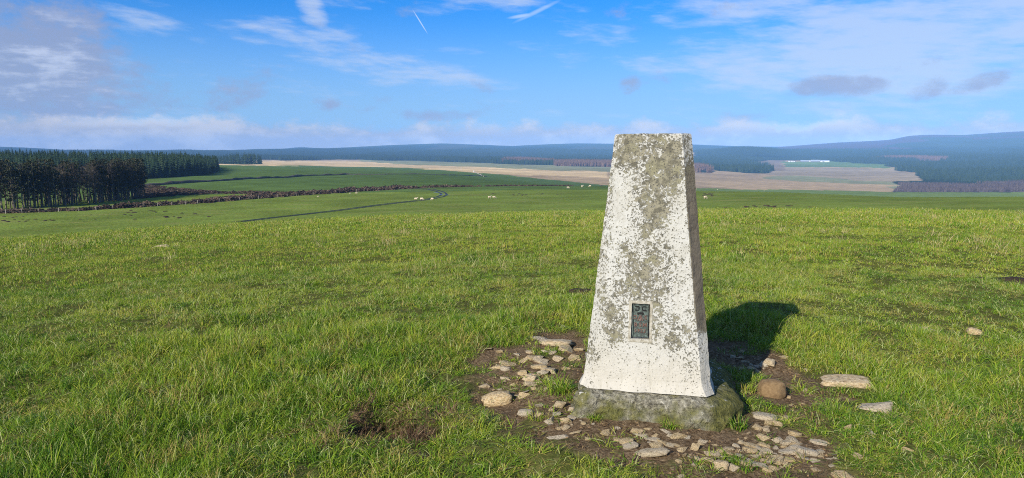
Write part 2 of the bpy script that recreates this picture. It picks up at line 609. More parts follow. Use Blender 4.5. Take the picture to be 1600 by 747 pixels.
def land_cover(x, y, z):
    r = np.hypot(x, y)
    px, py = project(x, y, z)
    px = np.nan_to_num(px, nan=-5000.0); py = np.nan_to_num(py, nan=5000.0)
    px = np.clip(px, -400, 2000)
    n1 = fbm(x * .004, y * .004, 51, 4); n2 = fbm(x * .03, y * .03, 52, 4)
    n3 = fbm(x * .012, y * .006, 53, 4)
    jx = px + (n2 - .5) * 8 + (n3 - .5) * 26; jy = py + (n2 - .5) * 1.6 + (n3 - .5) * 4.5
    colr = np.empty(x.shape + (3,)); colr[:] = C_GRASS

    def setc(mask, c_, soft=None):
        colr[mask] = c_
    far = r > 90
    setc(far, C_FIELD)
    setc(far & (r > 270) & (px < 1000), C_FIELD2)
    # pale strip of rough grass along the far bank
    # moor beyond the green fields, left and middle
    edge = np.interp(px, [-400, 335, 500, 620, 700, 760, 850, 940, 1000, 1100, 1300, 1400, 1540, 1600, 2000], [256, 258, 259.5, 262, 266, 271.5, 280, 290, 293, 294, 299, 299.5, 295, 293, 293])
    redge = np.where(px < 900, 380, 245)
    moor = (r > redge) & (jy < edge)
    setc(moor, C_STRAW)
    setc(moor & (px > 950), C_MOOR)
    setc(moor & (px > 560) & (px < 960) & (jy < np.interp(px, [560, 620, 700, 800, 945], [252, 256, 259.5, 263, 268])) , C_PALEGREEN)
    setc(moor & (px > 700) & (px < 960) & (jy > np.interp(px, [700, 800, 945], [268, 274, 277])), C_MOOR)
    setc(moor & (px > 335) & (px < 560) & (jy < 251.5), C_BROWN)
    setc(moor & in_poly(jx, jy, [(1195, 262), (1240, 262), (1340, 264), (1395, 264), (1430, 272), (1440, 279), (1400, 285), (1340, 284), (1220, 276), (1195, 272)]), C_BROWN)
    setc(moor & in_poly(jx, jy, [(1200, 275), (1260, 275), (1340, 282), (1440, 285), (1420, 290), (1260, 284), (1190, 279)]), C_PALEGREEN)
    setc(moor & in_poly(jx, jy, [(1390, 292), (1430, 286), (1500, 290), (1490, 294), (1400, 298)]), C_PALEGREEN)
    setc((r > 1500) & in_poly(jx, jy, [(1222, 252), (1300, 252), (1395, 256), (1395, 263), (1300, 262), (1225, 261)]), C_FARM)
    setc((r > 1500) & in_poly(jx, jy, [(1180, 252), (1205, 249), (1222, 250), (1224, 268), (1200, 266), (1196, 256)]), C_CLEAR)
    fl = (r > 440) & (r < 1250) & (px < 345) & (px > -400) & in_poly(px, py, FOREST_L)
    setc(fl, C_FOREST)
    fx = px + (fbm(x * .005, y * .005, 97, 3) - .5) * 46; fy = py + (fbm(x * .006, y * .003, 98, 3) - .5) * 3.4
    for poly, r0, r1 in SPRUCE_POLYS + LARCH_POLYS + BIRCH_POLYS:
        setc((r > r0) & (r < r1) & in_poly(fx, fy, poly), C_FOREST)
    setc(r > 4600, C_FARFOREST)
    hill = r > 5000
    setc(hill & (px > 1215) & (py < np.interp(px, [1215, 1300, 1420, 1600], [232, 234, 232, 222])), C_HEATH)
    setc(hill & (fbm(x * .0016, y * .0005, 61, 3) > .66), (.055, .062, .035))
    setc(hill & (fbm(x * .0012, y * .0009, 66, 3) > .60), (.04, .062, .03))
    streak = fbm(x * .006 + y * .002, y * .010 - x * .003, 57, 5)
    mm = moor & (r < 4600)
    colr[mm] *= (0.50 + 0.70 * streak[mm] + .36 * n2[mm])[:, None]
    colr *= (0.72 + 0.56 * n1)[..., None]
    return colr


def build_ground():
    a_front = np.arange(-52, 52.001, 0.2)
    a_back = np.concatenate([np.arange(-180, -52, 4.0), ])
    a_back2 = np.arange(56, 180, 4.0)
    az = np.radians(np.concatenate([a_back, a_front, a_back2]))
    rad = [0.25, 0.6, 1.0, 1.4]
    while rad[-1] < 14: rad.append(rad[-1] * 1.011)
    while rad[-1] < 60: rad.append(rad[-1] * 1.022)
    while rad[-1] < 4000: rad.append(rad[-1] * 1.017)
    while rad[-1] < 9300: rad.append(rad[-1] * 1.025)
    rad = np.array(rad)
    A, Q = np.meshgrid(az, rad, indexing='ij')
    X = Q * np.sin(A); Y = Q * np.cos(A)
    Z = ground_z(X, Y)
    na, nr = A.shape
    co = np.stack([X, Y, Z], -1).reshape(-1, 3)
    idx = np.arange(na * nr).reshape(na, nr)
    nxt = np.roll(idx, -1, axis=0)
    q = np.stack([idx[:, :-1], idx[:, 1:], nxt[:, 1:], nxt[:, :-1]], -1).reshape(-1, 4)[:, ::-1]
    cen = len(co)
    co = np.vstack([co, [0, 0, float(ground_z(np.array([0.01]), np.array([0.01]))[0])]])
    tri = np.stack([idx[:, 0], np.full(na, cen), nxt[:, 0]], -1)[:, ::-1]
    me = bpy.data.meshes.new('ground')
    nv = len(co); nq = len(q); ntr = len(tri)
    me.vertices.add(nv); me.vertices.foreach_set('co', co.astype(np.float32).ravel())
    me.loops.add(nq * 4 + ntr * 3)
    me.loops.foreach_set('vertex_index', np.concatenate([q.ravel(), tri.ravel()]).astype(np.int32))
    me.polygons.add(nq + ntr)
    starts = np.concatenate([np.arange(nq) * 4, nq * 4 + np.arange(ntr) * 3]).astype(np.int32)
    me.polygons.foreach_set('loop_start', starts)
    me.polygons.foreach_set('use_smooth', np.ones(nq + ntr, bool))
    me.update(calc_edges=True)
    colr = land_cover(co[:, 0], co[:, 1], co[:, 2])
    ca = me.color_attributes.new('cover', 'FLOAT_COLOR', 'POINT')
    ca.data.foreach_set('color', np.concatenate([colr, np.ones((nv, 1))], 1).astype(np.float32).ravel())
    rr = np.hypot(co[:, 0], co[:, 1])
    sv = soil_near(co[:, 0], co[:, 1], rr)
    fa = me.attributes.new('soil', 'FLOAT', 'POINT')
    fa.data.foreach_set('value', sv.astype(np.float32))
    return me


m_ground, t, out = material('turf_and_land')
geo = t.node('ShaderNodeNewGeometry')
pos = geo.outputs['Position']
cov = t.node('ShaderNodeAttribute', attribute_name='cover').outputs['Color']
so = t.node('ShaderNodeAttribute', attribute_name='soil').outputs['Fac']
rdist = t.vm('LENGTH', pos)
nfar = t.noise(pos, 0.06, 5, .6)
nfine = t.noise(pos, 1.1, 5, .65)
ngr = t.noise(pos, 28.0, 4, .65)
var = t.m('MULTIPLY', t.ss(nfar, .25, .75, .78, 1.24), t.ss(nfine, .2, .8, .74, 1.28))
ccol = t.mix(1.0, cov, t.comb(var, var, var), 'MULTIPLY')
nearf = t.ss(rdist, 40, 9)
thatch_gap_shade = t.ramp(ngr, [(.28, (.026, .026, .010)), (.5, (.062, .060, .020)), (.75, (.16, .125, .055))])  # dead thatch, darkened to paint in the shade of gaps between tufts
ccol = t.mix(t.m('MULTIPLY', nearf, .85), ccol, thatch_gap_shade)
ccol = t.mix(t.m('MULTIPLY', t.ss(t.noise(pos, .35, 4, .6), .52, .75), t.ss(rdist, 400, 60)), ccol, (.16, .155, .035))
ccol = t.mix(t.m('MULTIPLY', t.m('MULTIPLY', t.ss(t.noise(t.vm('MULTIPLY', pos, (.5, 1.0, 1.0)), .13, 6, .7), .50, .68), .6), t.m('MULTIPLY', t.ss(rdist, 60, 110), t.ss(rdist, 330, 240))), ccol, (.235, .225, .07))
ns = t.noise(pos, 55.0, 6, .7)
ns2 = t.noise(pos, 9.0, 4, .6)
soilc = t.ramp(ns, [(.30, (.045, .029, .016)), (.45, (.125, .083, .046)), (.58, (.225, .158, .092)), (.72, (.40, .31, .195))])
soilc = t.mix(t.ss(ns2, .5, .72), soilc, (.155, .110, .065))
fin = t.mix(so, ccol, soilc)
hgt = t.m('ADD', t.m('MULTIPLY', ns, t.m('MULTIPLY', so, .045)), t.m('MULTIPLY', ngr, .012))
hgt = t.m('ADD', hgt, t.m('MULTIPLY', t.m('MULTIPLY', nfine, t.ss(rdist, 30, 120)), .5))
principled(t, out, fin, .95, .0, t.bump(hgt, .7, 1.0))
g_me = build_ground()
g_me.materials.append(m_ground)
ground = link('ground', g_me)
tag(ground, kind='structure', label='green hilltop pasture falling to fields, moor and wooded hills')

# ------------------------------------------------------------------ materials for things
m_paint, t, out = material('flaking_white_paint_on_concrete')
tcn = t.node('ShaderNodeTexCoord')
ob = tcn.outputs['Object']
ox, oy, oz = t.sep(ob)


def lump(t, ox, oz, x, z, rx, rz):
    u = t.m('DIVIDE', t.m('SUBTRACT', ox, x), rx); v = t.m('DIVIDE', t.m('SUBTRACT', oz, z), rz)
    return t.m('SUBTRACT', 1.0, t.m('ADD', t.m('MULTIPLY', u, u), t.m('MULTIPLY', v, v)), clamp=True)


wear = None
for x, z, rx, rz, s in [(.04, 1.05, .17, .30, 1.05), (-.10, 1.13, .12, .16, 1.05), (.08, 1.08, .09, .18, 1.3), (.0, .84, .13, .22, .85), (-.02, .55, .19, .28, .84),
                        (-.05, .47, .17, .15, .85), (.05, .60, .10, .20, .65), (-.16, .34, .10, .18, .85), (.13, .27, .07, .13, .75), (.03, .30, .05, .10, .5),
                        (-.22, .55, .05, .5, .55), (.02, .36, .10, .14, .75), (.20, .20, .06, .3, .6), (-.20, .95, .04, .3, .6), (-.27, .15, .07, .2, .55)]:
    b = t.m('MULTIPLY', lump(t, ox, oz, x, z, rx, rz), s)
    wear = b if wear is None else t.m('MAXIMUM', wear, b)
# bare strip along the right hand corner
cornx = t.m('MULTIPLY_ADD', oz, -.1037, .283)
strip = t.ss(t.m('ABSOLUTE', t.m('SUBTRACT', ox, cornx)), .040, .018)
strip = t.m('MULTIPLY', strip, t.m('MULTIPLY', t.ss(oz, .18, .40), t.ss(oz, 1.19, .80, .35, 1.0)))
na = t.noise(ob, 16, 6, .62)
nb = t.noise(ob, 78, 5, .66)
nm_ = t.noise(t.vm('ADD', ob, (7.7, .3, 2.2)), 30, 3, .6)
nc = t.noise(t.vm('ADD', ob, (3.1, 1.7, .4)), 120, 2, .55)
wear = t.m('SUBTRACT', wear, t.ss(oz, .19, .06, 0.0, .35))
field = t.m('ADD', t.m('MULTIPLY_ADD', wear, 1.12, -.84), t.m('ADD', t.m('MULTIPLY_ADD', na, 2.6, -1.3), t.m('ADD', t.m('MULTIPLY_ADD', nb, 2.8, -1.4), t.m('MULTIPLY_ADD', nm_, 2.2, -1.1))))
bare = t.m('MULTIPLY', t.ss(field, -.10, .13), .95)
ros = t.m('MULTIPLY', t.ss(t.voro(t.vm('ADD', ob, t.comb(t.m('MULTIPLY', nb, .012), 0.0, t.m('MULTIPLY', na, .02))), 44), .34, .24), t.ss(t.m('ADD', wear, t.m('MULTIPLY_ADD', nm_, 2.4, -1.2)), .50, .72))
speck = t.m('MULTIPLY', t.ss(t.m('ADD', nc, t.m('MULTIPLY', wear, .11)), .62, .66), .9)
bare = t.m('MAXIMUM', t.m('MAXIMUM', bare, speck), t.m('MULTIPLY', ros, .9))
bare = t.m('MAXIMUM', bare, t.ss(t.m('ADD', strip, t.m('MULTIPLY', nb, .9)), .84, .98))
lich = t.mix(t.ss(t.noise(ob, 40, 4, .6), .38, .62), (.088, .080, .052), (.215, .195, .130))
lich = t.mix(t.ss(t.noise(t.vm('ADD', ob, (5., 2., 1.)), 11, 3, .6), .50, .66), lich, (.195, .180, .105))
lich = t.mix(t.ss(t.noise(ob, 150, 2, .5), .56, .66), lich, (.045, .042, .035))
lich = t.mix(t.m('MULTIPLY', strip, .8), lich, (.125, .102, .076))
pnt = t.mix(t.ss(t.noise(ob, 6, 4, .6), .35, .7), (.43, .42, .375), (.40, .385, .33))
pnt = t.mix(t.m('MULTIPLY', t.ss(oz, .28, .02), .7), pnt, (.42, .385, .31))
pnt = t.mix(t.m('MULTIPLY', t.ss(t.noise(t.comb(t.m('MULTIPLY', ox, 6.0), oy, t.m('MULTIPLY', oz, .8)), 9, 4, .6), .52, .75), .45), pnt, (.30, .275, .205))
pnt = t.mix(t.m('MULTIPLY', t.ss(t.noise(ob, 24, 5, .65), .45, .70), t.ss(oz, .05, .30, .12, .36)), pnt, (.27, .255, .205))
pc = t.mix(bare, pnt, lich)
ph = t.m('ADD', t.m('MULTIPLY', t.m('SUBTRACT', 1.0, bare), .0022), t.m('ADD', t.m('MULTIPLY', nb, .0030), t.m('MULTIPLY', nc, .0015)))
principled(t, out, pc, .86, .2, t.bump(ph, 1.0, 1.0))

m_plinth, t, out = material('mossy_concrete')
tcn = t.node('ShaderNodeTexCoord'); ob = tcn.outputs['Object']
ox, oy, oz = t.sep(ob)
n1 = t.noise(ob, 9, 5, .62); n2 = t.noise(ob, 60, 5, .7); n3 = t.noise(ob, 26, 4, .6)
pl = t.ramp(n2, [(.34, (.075, .068, .048)), (.46, (.20, .183, .135)), (.58, (.33, .305, .235)), (.70, (.56, .53, .43))])
moss = t.ramp(n3, [(.3, (.045, .048, .012)), (.50, (.120, .118, .026)), (.70, (.215, .195, .052))])
n5 = t.noise(ob, 4.5, 3, .6)
mk = t.ss(t.m('ADD', t.m('ADD', t.m('MULTIPLY', n1, 1.0), t.m('MULTIPLY', n2, .35)), t.m('ADD', t.m('MULTIPLY', oz, -1.1), t.m('MULTIPLY', t.ss(ox, .22, .40), .28))), .62, .92)
pl = t.mix(t.m('MULTIPLY', mk, .9), pl, moss)
splash = t.m('MULTIPLY', t.ss(t.noise(ob, 30, 4, .65), .62, .66), t.ss(oz, -.085, -.03))
pl = t.mix(splash, pl, (.52, .49, .42))
principled(t, out, pl, .95, .1, t.bump(t.m('ADD', t.m('MULTIPLY', n2, .022), t.m('MULTIPLY', n3, .022)), 1.0, 1.0))

m_mortar, t, out = material('cement_surround')
ob = t.node('ShaderNodeTexCoord').outputs['Object']
nn = t.noise(ob, 60, 5, .65)
mc = t.ramp(nn, [(.3, (.18, .155, .105)), (.50, (.31, .285, .22)), (.66, (.42, .395, .33))])
principled(t, out, mc, .9, .15, t.bump(nn, .6, .004))

m_bronze, t, out = material('verdigris_bronze')
ob = t.node('ShaderNodeTexCoord').outputs['Object']
nn = t.noise(ob, 70, 5, .6)
bc = t.ramp(nn, [(.35, (.022, .026, .022)), (.5, (.050, .066, .055)), (.68, (.11, .15, .125))])
principled(t, out, bc, .6, .4, t.bump(nn, .4, .002), .25)
m_copper, t, out = material('worn_copper')
ob = t.node('ShaderNodeTexCoord').outputs['Object']
nn = t.noise(ob, 90, 4, .6)
principled(t, out, t.ramp(nn, [(.35, (.075, .038, .028)), (.6, (.15, .080, .058)), (.75, (.15, .13, .10))]), .55, .4, None, .3)
m_dark, t, out = material('black_metal_and_hole_shade')  # black of the lugs; on the slot it paints the shade inside
principled(t, out, (.012, .012, .011), .8, .2)

m_stone, t, out = material('pale_limestone')
ob = t.node('ShaderNodeTexCoord').outputs['Object']
oi = t.node('ShaderNodeObjectInfo').outputs['Random']
v = t.vm('ADD', ob, t.comb(t.m('MULTIPLY', oi, 40.0), t.m('MULTIPLY', oi, 17.0), 0.0))
n1 = t.noise(v, 14, 5, .6); n2 = t.noise(v, 60, 5, .68)
sc = t.ramp(n1, [(.3, (.30, .195, .085)), (.44, (.50, .365, .185)), (.60, (.62, .49, .295)), (.8, (.62, .53, .375))])
sc = t.mix(t.ss(oi, .35, .9), sc, t.mix(.5, sc, (.47, .44, .37)))
sc = t.mix(t.m('MULTIPLY', t.ss(n2, .55, .66), .7), sc, (.17, .115, .062))
sc = t.mix(t.m('MULTIPLY', t.ss(t.noise(v, 11, 4, .65), .52, .66), .75), sc, (.13, .085, .048))
sc = t.mix(t.m('MULTIPLY', t.ss(t.noise(v, 7, 4, .6), .57, .70), .7), sc, (.15, .15, .055))
principled(t, out, sc, .9, .15, t.bump(t.m('ADD', n1, t.m('MULTIPLY', n2, .6)), .9, .012))
m_stone2, t, out = material('brown_sandstone')
ob = t.node('ShaderNodeTexCoord').outputs['Object']
n1 = t.noise(ob, 10, 5, .6)
principled(t, out, t.ramp(n1, [(.3, (.13, .082, .038)), (.6, (.21, .140, .070)), (.8, (.26, .19, .10))]), .85, .2, t.bump(t.noise(ob, 60, 5, .65), .5, .006))


# ------------------------------------------------------------------ the trig pillar
FRONT = ray(1009, 603)
fd = 3.17
PB = Vector((FRONT[0] * fd, FRONT[1] * fd, PILLAR_Z))
view = Vector((PB.x, PB.y, 0)).normalized()
ROTZ = -math.atan2(view.x, view.y) - R(1.2)
fwd = Vector((math.sin(-ROTZ), math.cos(-ROTZ), 0))
PC = PB + fwd * 0.30
pillar = empty('trig_pillar', (PC.x, PC.y, PILLAR_Z), ROTZ)
tag(pillar, 'tapering white painted concrete survey pillar with flaking paint on a mossy base', 'pillar')
PH = 1.20


def half_w(z):
    w = 0.302 + (0.1775 - 0.302) * (z / PH)
    if z < 0.05:
        w += 0.016 * (1 - z / 0.05) ** 1.6
    return w


def pillar_body():
    nz = 70; per = 22; nch = 4
    verts = []; faces = []
    zs = [PH * (i / nz) for i in range(nz + 1)]
    ring = None
    for z in zs:
        w = half_w(z); ch = 0.044
        pts = []
        corners = [(w, -w), (w, w), (-w, w), (-w, -w)]
        dirs = [(0, 1), (-1, 0), (0, -1), (1, 0)]
        for k in range(4):
            cx, cy = corners[k]; dx, dy = dirs[k]
            L = 2 * w - 2 * ch
            for i in range(per + 1):
                s = ch + L * i / per
                pts.append((cx + dx * s, cy + dy * s))
            nx, ny = corners[(k + 1) % 4]; ex, ey = dirs[(k + 1) % 4]
            p0 = (cx + dx * (ch + L), cy + dy * (ch + L)); p1 = (nx + ex * ch, ny + ey * ch)
            for i in range(1, nch):
                f = i / nch
                pts.append((p0[0] * (1 - f) + p1[0] * f, p0[1] * (1 - f) + p1[1] * f))
        ring = len(pts)
        for (x, y) in pts:
            n = mnoise.noise(Vector((x * 9, y * 9, z * 9))) * .0022 + mnoise.noise(Vector((x * 38, y * 38, z * 38))) * .0012
            if z < .06:
                n += (mnoise.noise(Vector((x * 14, y * 14, 3.3))) * .014) * (1 - z / .06)
            l = math.hypot(x, y)
            # knocks along the corners
            corner = max(0.0, (l / w - 1.16) / .2)
            n -= max(0.0, mnoise.noise(Vector((x * 22, y * 22, z * 22 + 5)))) * .009 * min(1, corner)
            zz = z + (mnoise.noise(Vector((x * 20, y * 20, 1.7))) * .003 if z > PH - .001 else 0)
            verts.append((x * (1 + n / l), y * (1 + n / l), zz))
    for i in range(nz):
        for k in range(ring):
            a = i * ring + k; b = i * ring + (k + 1) % ring
            faces.append((a, b, b + ring, a + ring))
    top0 = nz * ring
    # slightly rounded rim, then the flat top
    base = len(verts)
    for k in range(ring):
        x, y, z = verts[top0 + k]
        verts.append((x * .972, y * .972, z + .005))
    for k in range(ring):
        faces.append((top0 + k, top0 + (k + 1) % ring, base + (k + 1) % ring, base + k))
    faces.append(tuple(base + k for k in range(ring)))
    faces.append(tuple(reversed(range(ring))))
    me = mesh_from('pillar_body', verts, faces, [m_paint])
    return me


body = link('body', pillar_body(), pillar)
# recess for the flush bracket, cut into the sloping front face
BX, BZ = -.034, .330
BW, BHT = .080, .163
slope = math.atan2(0.302 - 0.1775, PH)


def front_frame(x, z, depth=0.0):
    """local matrix on the front face: x right, y up the slope, z out of the face"""
    y = -half_w(z) + depth
    mat = Matrix.Translation((x, y, z)) @ Matrix.Rotation(R(90) - slope, 4, 'X')
    return mat


bmc = bmesh.new()
bmesh.ops.create_cube(bmc, size=1.0, matrix=front_frame(BX, BZ) @ Matrix.Diagonal((BW + .010, BHT + .010, .056, 1)))
cut_me = bm_mesh('bracket_cutter', bmc)
cut = bpy.data.objects.new('bracket_cutter', cut_me)
COL.objects.link(cut)
cut.parent = pillar
md = body.modifiers.new('cut', 'BOOLEAN'); md.operation = 'DIFFERENCE'; md.object = cut; md.solver = 'EXACT'
bpy.context.view_layer.update()
dg = bpy.context.evaluated_depsgraph_get()
nm = bpy.data.meshes.new_from_object(body.evaluated_get(dg))
body.modifiers.clear()
body.data = nm
bpy.data.objects.remove(cut)
nm.polygons.foreach_set('use_smooth', np.zeros(len(nm.polygons), bool))


def frame_mesh(ow, oh, iw, ih, th, mat, jit=.002):
    bm = bmesh.new()
    N = 10
    def loop(w, h, z, j):
        vs = []
        for k, (ax, ay, bx_, by_) in enumerate([(-w, -h, w, -h), (w, -h, w, h), (w, h, -w, h), (-w, h, -w, -h)]):
            for i in range(N):
                f = i / N
                x = ax * (1 - f) + bx_ * f; y = ay * (1 - f) + by_ * f
                q = mnoise.noise(Vector((x * 40, y * 40, z * 30))) * j
                vs.append(bm.verts.new((x + q, y + q * .7, z + q * .6)))
        return vs
    l0 = loop(ow / 2, oh / 2, -.006, jit); l1 = loop(ow / 2 - .008, oh / 2 - .008, th, jit)
    l2 = loop(iw / 2 + .003, ih / 2 + .003, th, jit * .5); l3 = loop(iw / 2, ih / 2, -.020, jit * .3)
    for a, b in ((l0, l1), (l1, l2), (l2, l3)):
        for i in range(len(a)):
            j = (i + 1) % len(a)
            bm.faces.new((a[i], a[j], b[j], b[i]))
    return bm_mesh('surround', bm, [mat])


sur = link('cement_surround', frame_mesh(.122, .208, BW, BHT, .0026, m_mortar, .005), pillar)
sur.matrix_local = front_frame(BX + .002, BZ - .004)


def box_bm(bm, x0, x1, y0, y1, z0, z1):
    m = Matrix.Translation(((x0 + x1) / 2, (y0 + y1) / 2, (z0 + z1) / 2)) @ Matrix.Diagonal((x1 - x0, y1 - y0, z1 - z0, 1))
    bmesh.ops.create_cube(bm, size=1.0, matrix=m)


bm = bmesh.new()
hw, hh = .043 - .003, .088 - .003
box_bm(bm, -hw, hw, -hh, hh, -.030, -.016)
bmesh.ops.bevel(bm, geom=bm.edges[:], offset=.002, segments=2, affect='EDGES')
plate = link('flush_bracket', bm_mesh('flush_bracket', bm, [m_bronze]), pillar)
plate['label'] = 'green bronze flush bracket with raised copper letters'
plate.matrix_local = front_frame(BX, BZ) @ Matrix.Diagonal((.93, .926, 1, 1))
bm = bmesh.new()
for args in [(-hw, -hw + .005), (hw - .005, hw)]:
    box_bm(bm, args[0], args[1], -hh, hh, -.0158, -.009)
box_bm(bm, -hw + .0052, hw - .0052, hh - .005, hh, -.0158, -.009)
box_bm(bm, -hw + .0052, hw - .0052, -hh, -hh + .005, -.0158, -.009)
rim_o = link('rim', bm_mesh('rim', bm, [m_bronze]), plate)
for sx in (-1, 1):       # the two hook shaped lugs at the head of the bracket
    bm = bmesh.new()
    cx = sx * .0185
    box_bm(bm, cx - .0095, cx + .0095, .069, .073, -.0158, -.011)
    box_bm(bm, cx - sx * .0095 - .002, cx - sx * .0095 + .002, .056, .0688, -.0158, -.011)
    box_bm(bm, cx - .0095, cx + .0095, .050, .0545, -.0158, -.011)
    link('lug', bm_mesh('lug', bm, [m_dark]), plate)
bm = bmesh.new()         # solid near-black piece, painted shade of the hole above the arrow
vs = [bm.verts.new(p) for p in [(-.017, .036, -.0135), (-.015, .029, -.0135), (-.008, .028, -.0135), (-.006, .032, -.0135), (.006, .032, -.0135), (.008, .028, -.0135), (.015, .029, -.0135), (.017, .036, -.0135), (.012, .041, -.0135), (-.012, .041, -.0135)]]
f = bm.faces.new(vs)
ex = bmesh.ops.extrude_face_region(bm, geom=[f])
bmesh.ops.translate(bm, vec=(0, 0, -.0023), verts=[v for v in ex['geom'] if isinstance(v, bmesh.types.BMVert)])
bmesh.ops.recalc_face_normals(bm, faces=bm.faces[:])
link('slot', bm_mesh('slot', bm, [m_dark]), plate)
bm = bmesh.new()         # broad arrow
for pts in ([(-.003, .026), (.003, .026), (.004, -.003), (-.004, -.003)], [(-.004, .026), (-.0015, .022), (-.0105, -.003), (-.015, .000)], [(.0015, .022), (.004, .026), (.015, .000), (.0105, -.003)]):
    lo = [bm.verts.new((x, y, -.0157)) for x, y in pts]; hi = [bm.verts.new((x, y, -.0120)) for x, y in pts]
    bm.faces.new(hi)
    for i in range(4):
        bm.faces.new((lo[i], lo[(i + 1) % 4], hi[(i + 1) % 4], hi[i]))
bmesh.ops.recalc_face_normals(bm, faces=bm.faces[:])
link('broad_arrow', bm_mesh('broad_arrow', bm, [m_copper]), plate)


def letters(txt, x, y, size, mat, name):
    cu = bpy.data.curves.new('text', 'FONT')
    cu.body = txt; cu.size = size; cu.extrude = .0016; cu.offset = .0005; cu.align_x = 'CENTER'; cu.space_character = 1.1
    cu.resolution_u = 3
    tmp = bpy.data.objects.new('text', cu)
    COL.objects.link(tmp)
    bpy.context.view_layer.update()
    me = bpy.data.meshes.new_from_object(tmp.evaluated_get(bpy.context.evaluated_depsgraph_get()))
    bpy.data.objects.remove(tmp)
    me.materials.clear(); me.materials.append(mat)
    o = link(name, me, plate, (x, y, -.0140))
    return o


for ch, x, y in (('O', -.0265, .006), ('S', .0265, .006), ('B', -.0225, -.032), ('S', .000, -.032), ('M', .0225, -.032)):
    letters(ch, x, y, .0290, m_copper, 'letter')
for i, ch in enumerate('5922'):
    letters(ch, -.0225 + i * .015, -.061, .0250, m_copper, 'digit')


# plinth: rough concrete block, longer to the right, mossy
def plinth_mesh():
    x0, x1, y0, y1, z0, z1 = -.335, .455, -.352, .43, -.22, -.004
    bm = bmesh.new()
    n = 40
    bmesh.ops.create_cube(bm, size=1.0)
    bmesh.ops.subdivide_edges(bm, edges=bm.edges[:], cuts=n, use_grid_fill=True)
    for v in bm.verts:
        u, w, h = v.co.x * 2, v.co.y * 2, v.co.z * 2
        # rounded box
        x = (x0 + x1) / 2 + (x1 - x0) / 2 * u
        y = (y0 + y1) / 2 + (y1 - y0) / 2 * w
        z = (z0 + z1) / 2 + (z1 - z0) / 2 * h
        # slump towards the right and the edges
        e = max(0, abs(u) - .86) / .14; g = max(0, abs(w) - .86) / .14
        if h > .0:
            z -= (.030 * max(e, g) ** 2) * h
        rt = max(0.0, (x - .30) / .155)
        z -= .055 * rt * rt * (h + 1) / 2 + .03 * rt * max(0, mnoise.noise(Vector((x * 8, y * 8, 1)))) * (h + 1) / 2
        x += .03 * u * (1 - h) / 2 * abs(u)
        y += .025 * w * (1 - h) / 2 * abs(w)
        if x > 0:
            x *= np.interp(y, [-.36, -.25, -.1, .05, .25, .43], [.345, .405, .445, .45, .43, .36]) / x1
        k = mnoise.noise(Vector((x * 5, y * 5, z * 5 + 4))) * .030 + mnoise.noise(Vector((x * 13, y * 13, z * 13))) * .024 + mnoise.noise(Vector((x * 38, y * 38, z * 38))) * .011
        edge = max(e, g, .25 if h < .9 else 0)
        x += k * (1 if abs(u) > .9 else .3) * (u if abs(u) > .5 else .3)
        y += k * (1 if abs(w) > .9 else .3) * (w if abs(w) > .5 else .3)
        z += k * .5 * edge
        # bite out of the right hand front corner
        dq = ((x - .385) / .05) ** 2 + ((y + .395) / .07) ** 2
        if dq < 1:
            y += .06 * (1 - dq); z -= .03 * (1 - dq)
        dq = ((x - .46) / .06) ** 2 + ((y - .02) / .07) ** 2
        if dq < 1:
            x -= .07 * (1 - dq)
        v.co = (x, y, z)
    bmesh.ops.recalc_face_normals(bm, faces=bm.faces[:])
    return bm_mesh('plinth', bm, [m_plinth], True)


plinth = link('plinth', plinth_mesh(), pillar)
plinth['label'] = 'rough mossy concrete base of the pillar'


# ------------------------------------------------------------------ stones
def stone_mesh(seed, npts=16, detail=False, flat=1.0):
    rnd = random.Random(seed)
    sq = rnd.uniform(.78, 1.0)
    bm = bmesh.new()
    for i in range(npts):
        v = Vector((rnd.gauss(0, 1), rnd.gauss(0, 1), rnd.gauss(0, 1))).normalized()
        v *= rnd.uniform(.82, 1.0)
        v.z = max(min(v.z, .62), -.62) * 1.3
        kx = abs(v.x) ** sq * (1 if v.x > 0 else -1); ky = abs(v.y) ** sq * (1 if v.y > 0 else -1)
        bm.verts.new((kx * .5, ky * .5, v.z * .5))
    res = bmesh.ops.convex_hull(bm, input=bm.verts[:])
    bmesh.ops.delete(bm, geom=[g for g in res['geom_interior'] if isinstance(g, bmesh.types.BMVert)], context='VERTS')
    loose = [v for v in bm.verts if not v.link_faces]
    bmesh.ops.delete(bm, geom=loose, context='VERTS')
    if detail:
        bmesh.ops.triangulate(bm, faces=bm.faces[:])
        for _ in range(2):
            bmesh.ops.subdivide_edges(bm, edges=bm.edges[:], cuts=1, use_grid_fill=True)
            bmesh.ops.triangulate(bm, faces=bm.faces[:])
        bmesh.ops.smooth_vert(bm, verts=bm.verts[:], factor=.45, use_axis_x=True, use_axis_y=True, use_axis_z=True)
        for v in bm.verts:
            k = mnoise.noise(v.co * 4.5 + Vector((seed, 0, 0))) * .07 + mnoise.noise(v.co * 12 + Vector((seed, 3, 0))) * .03
            v.co += v.co.normalized() * k
    bmesh.ops.recalc_face_normals(bm, faces=bm.faces[:])
    return bm_mesh('stone', bm, [m_stone], smooth=detail)


STONES_XY = []
STONES = [stone_mesh(100 + i, 10 + i % 6) for i in range(18)]
BIG = [stone_mesh(300 + i, 13, True) for i in range(12)]


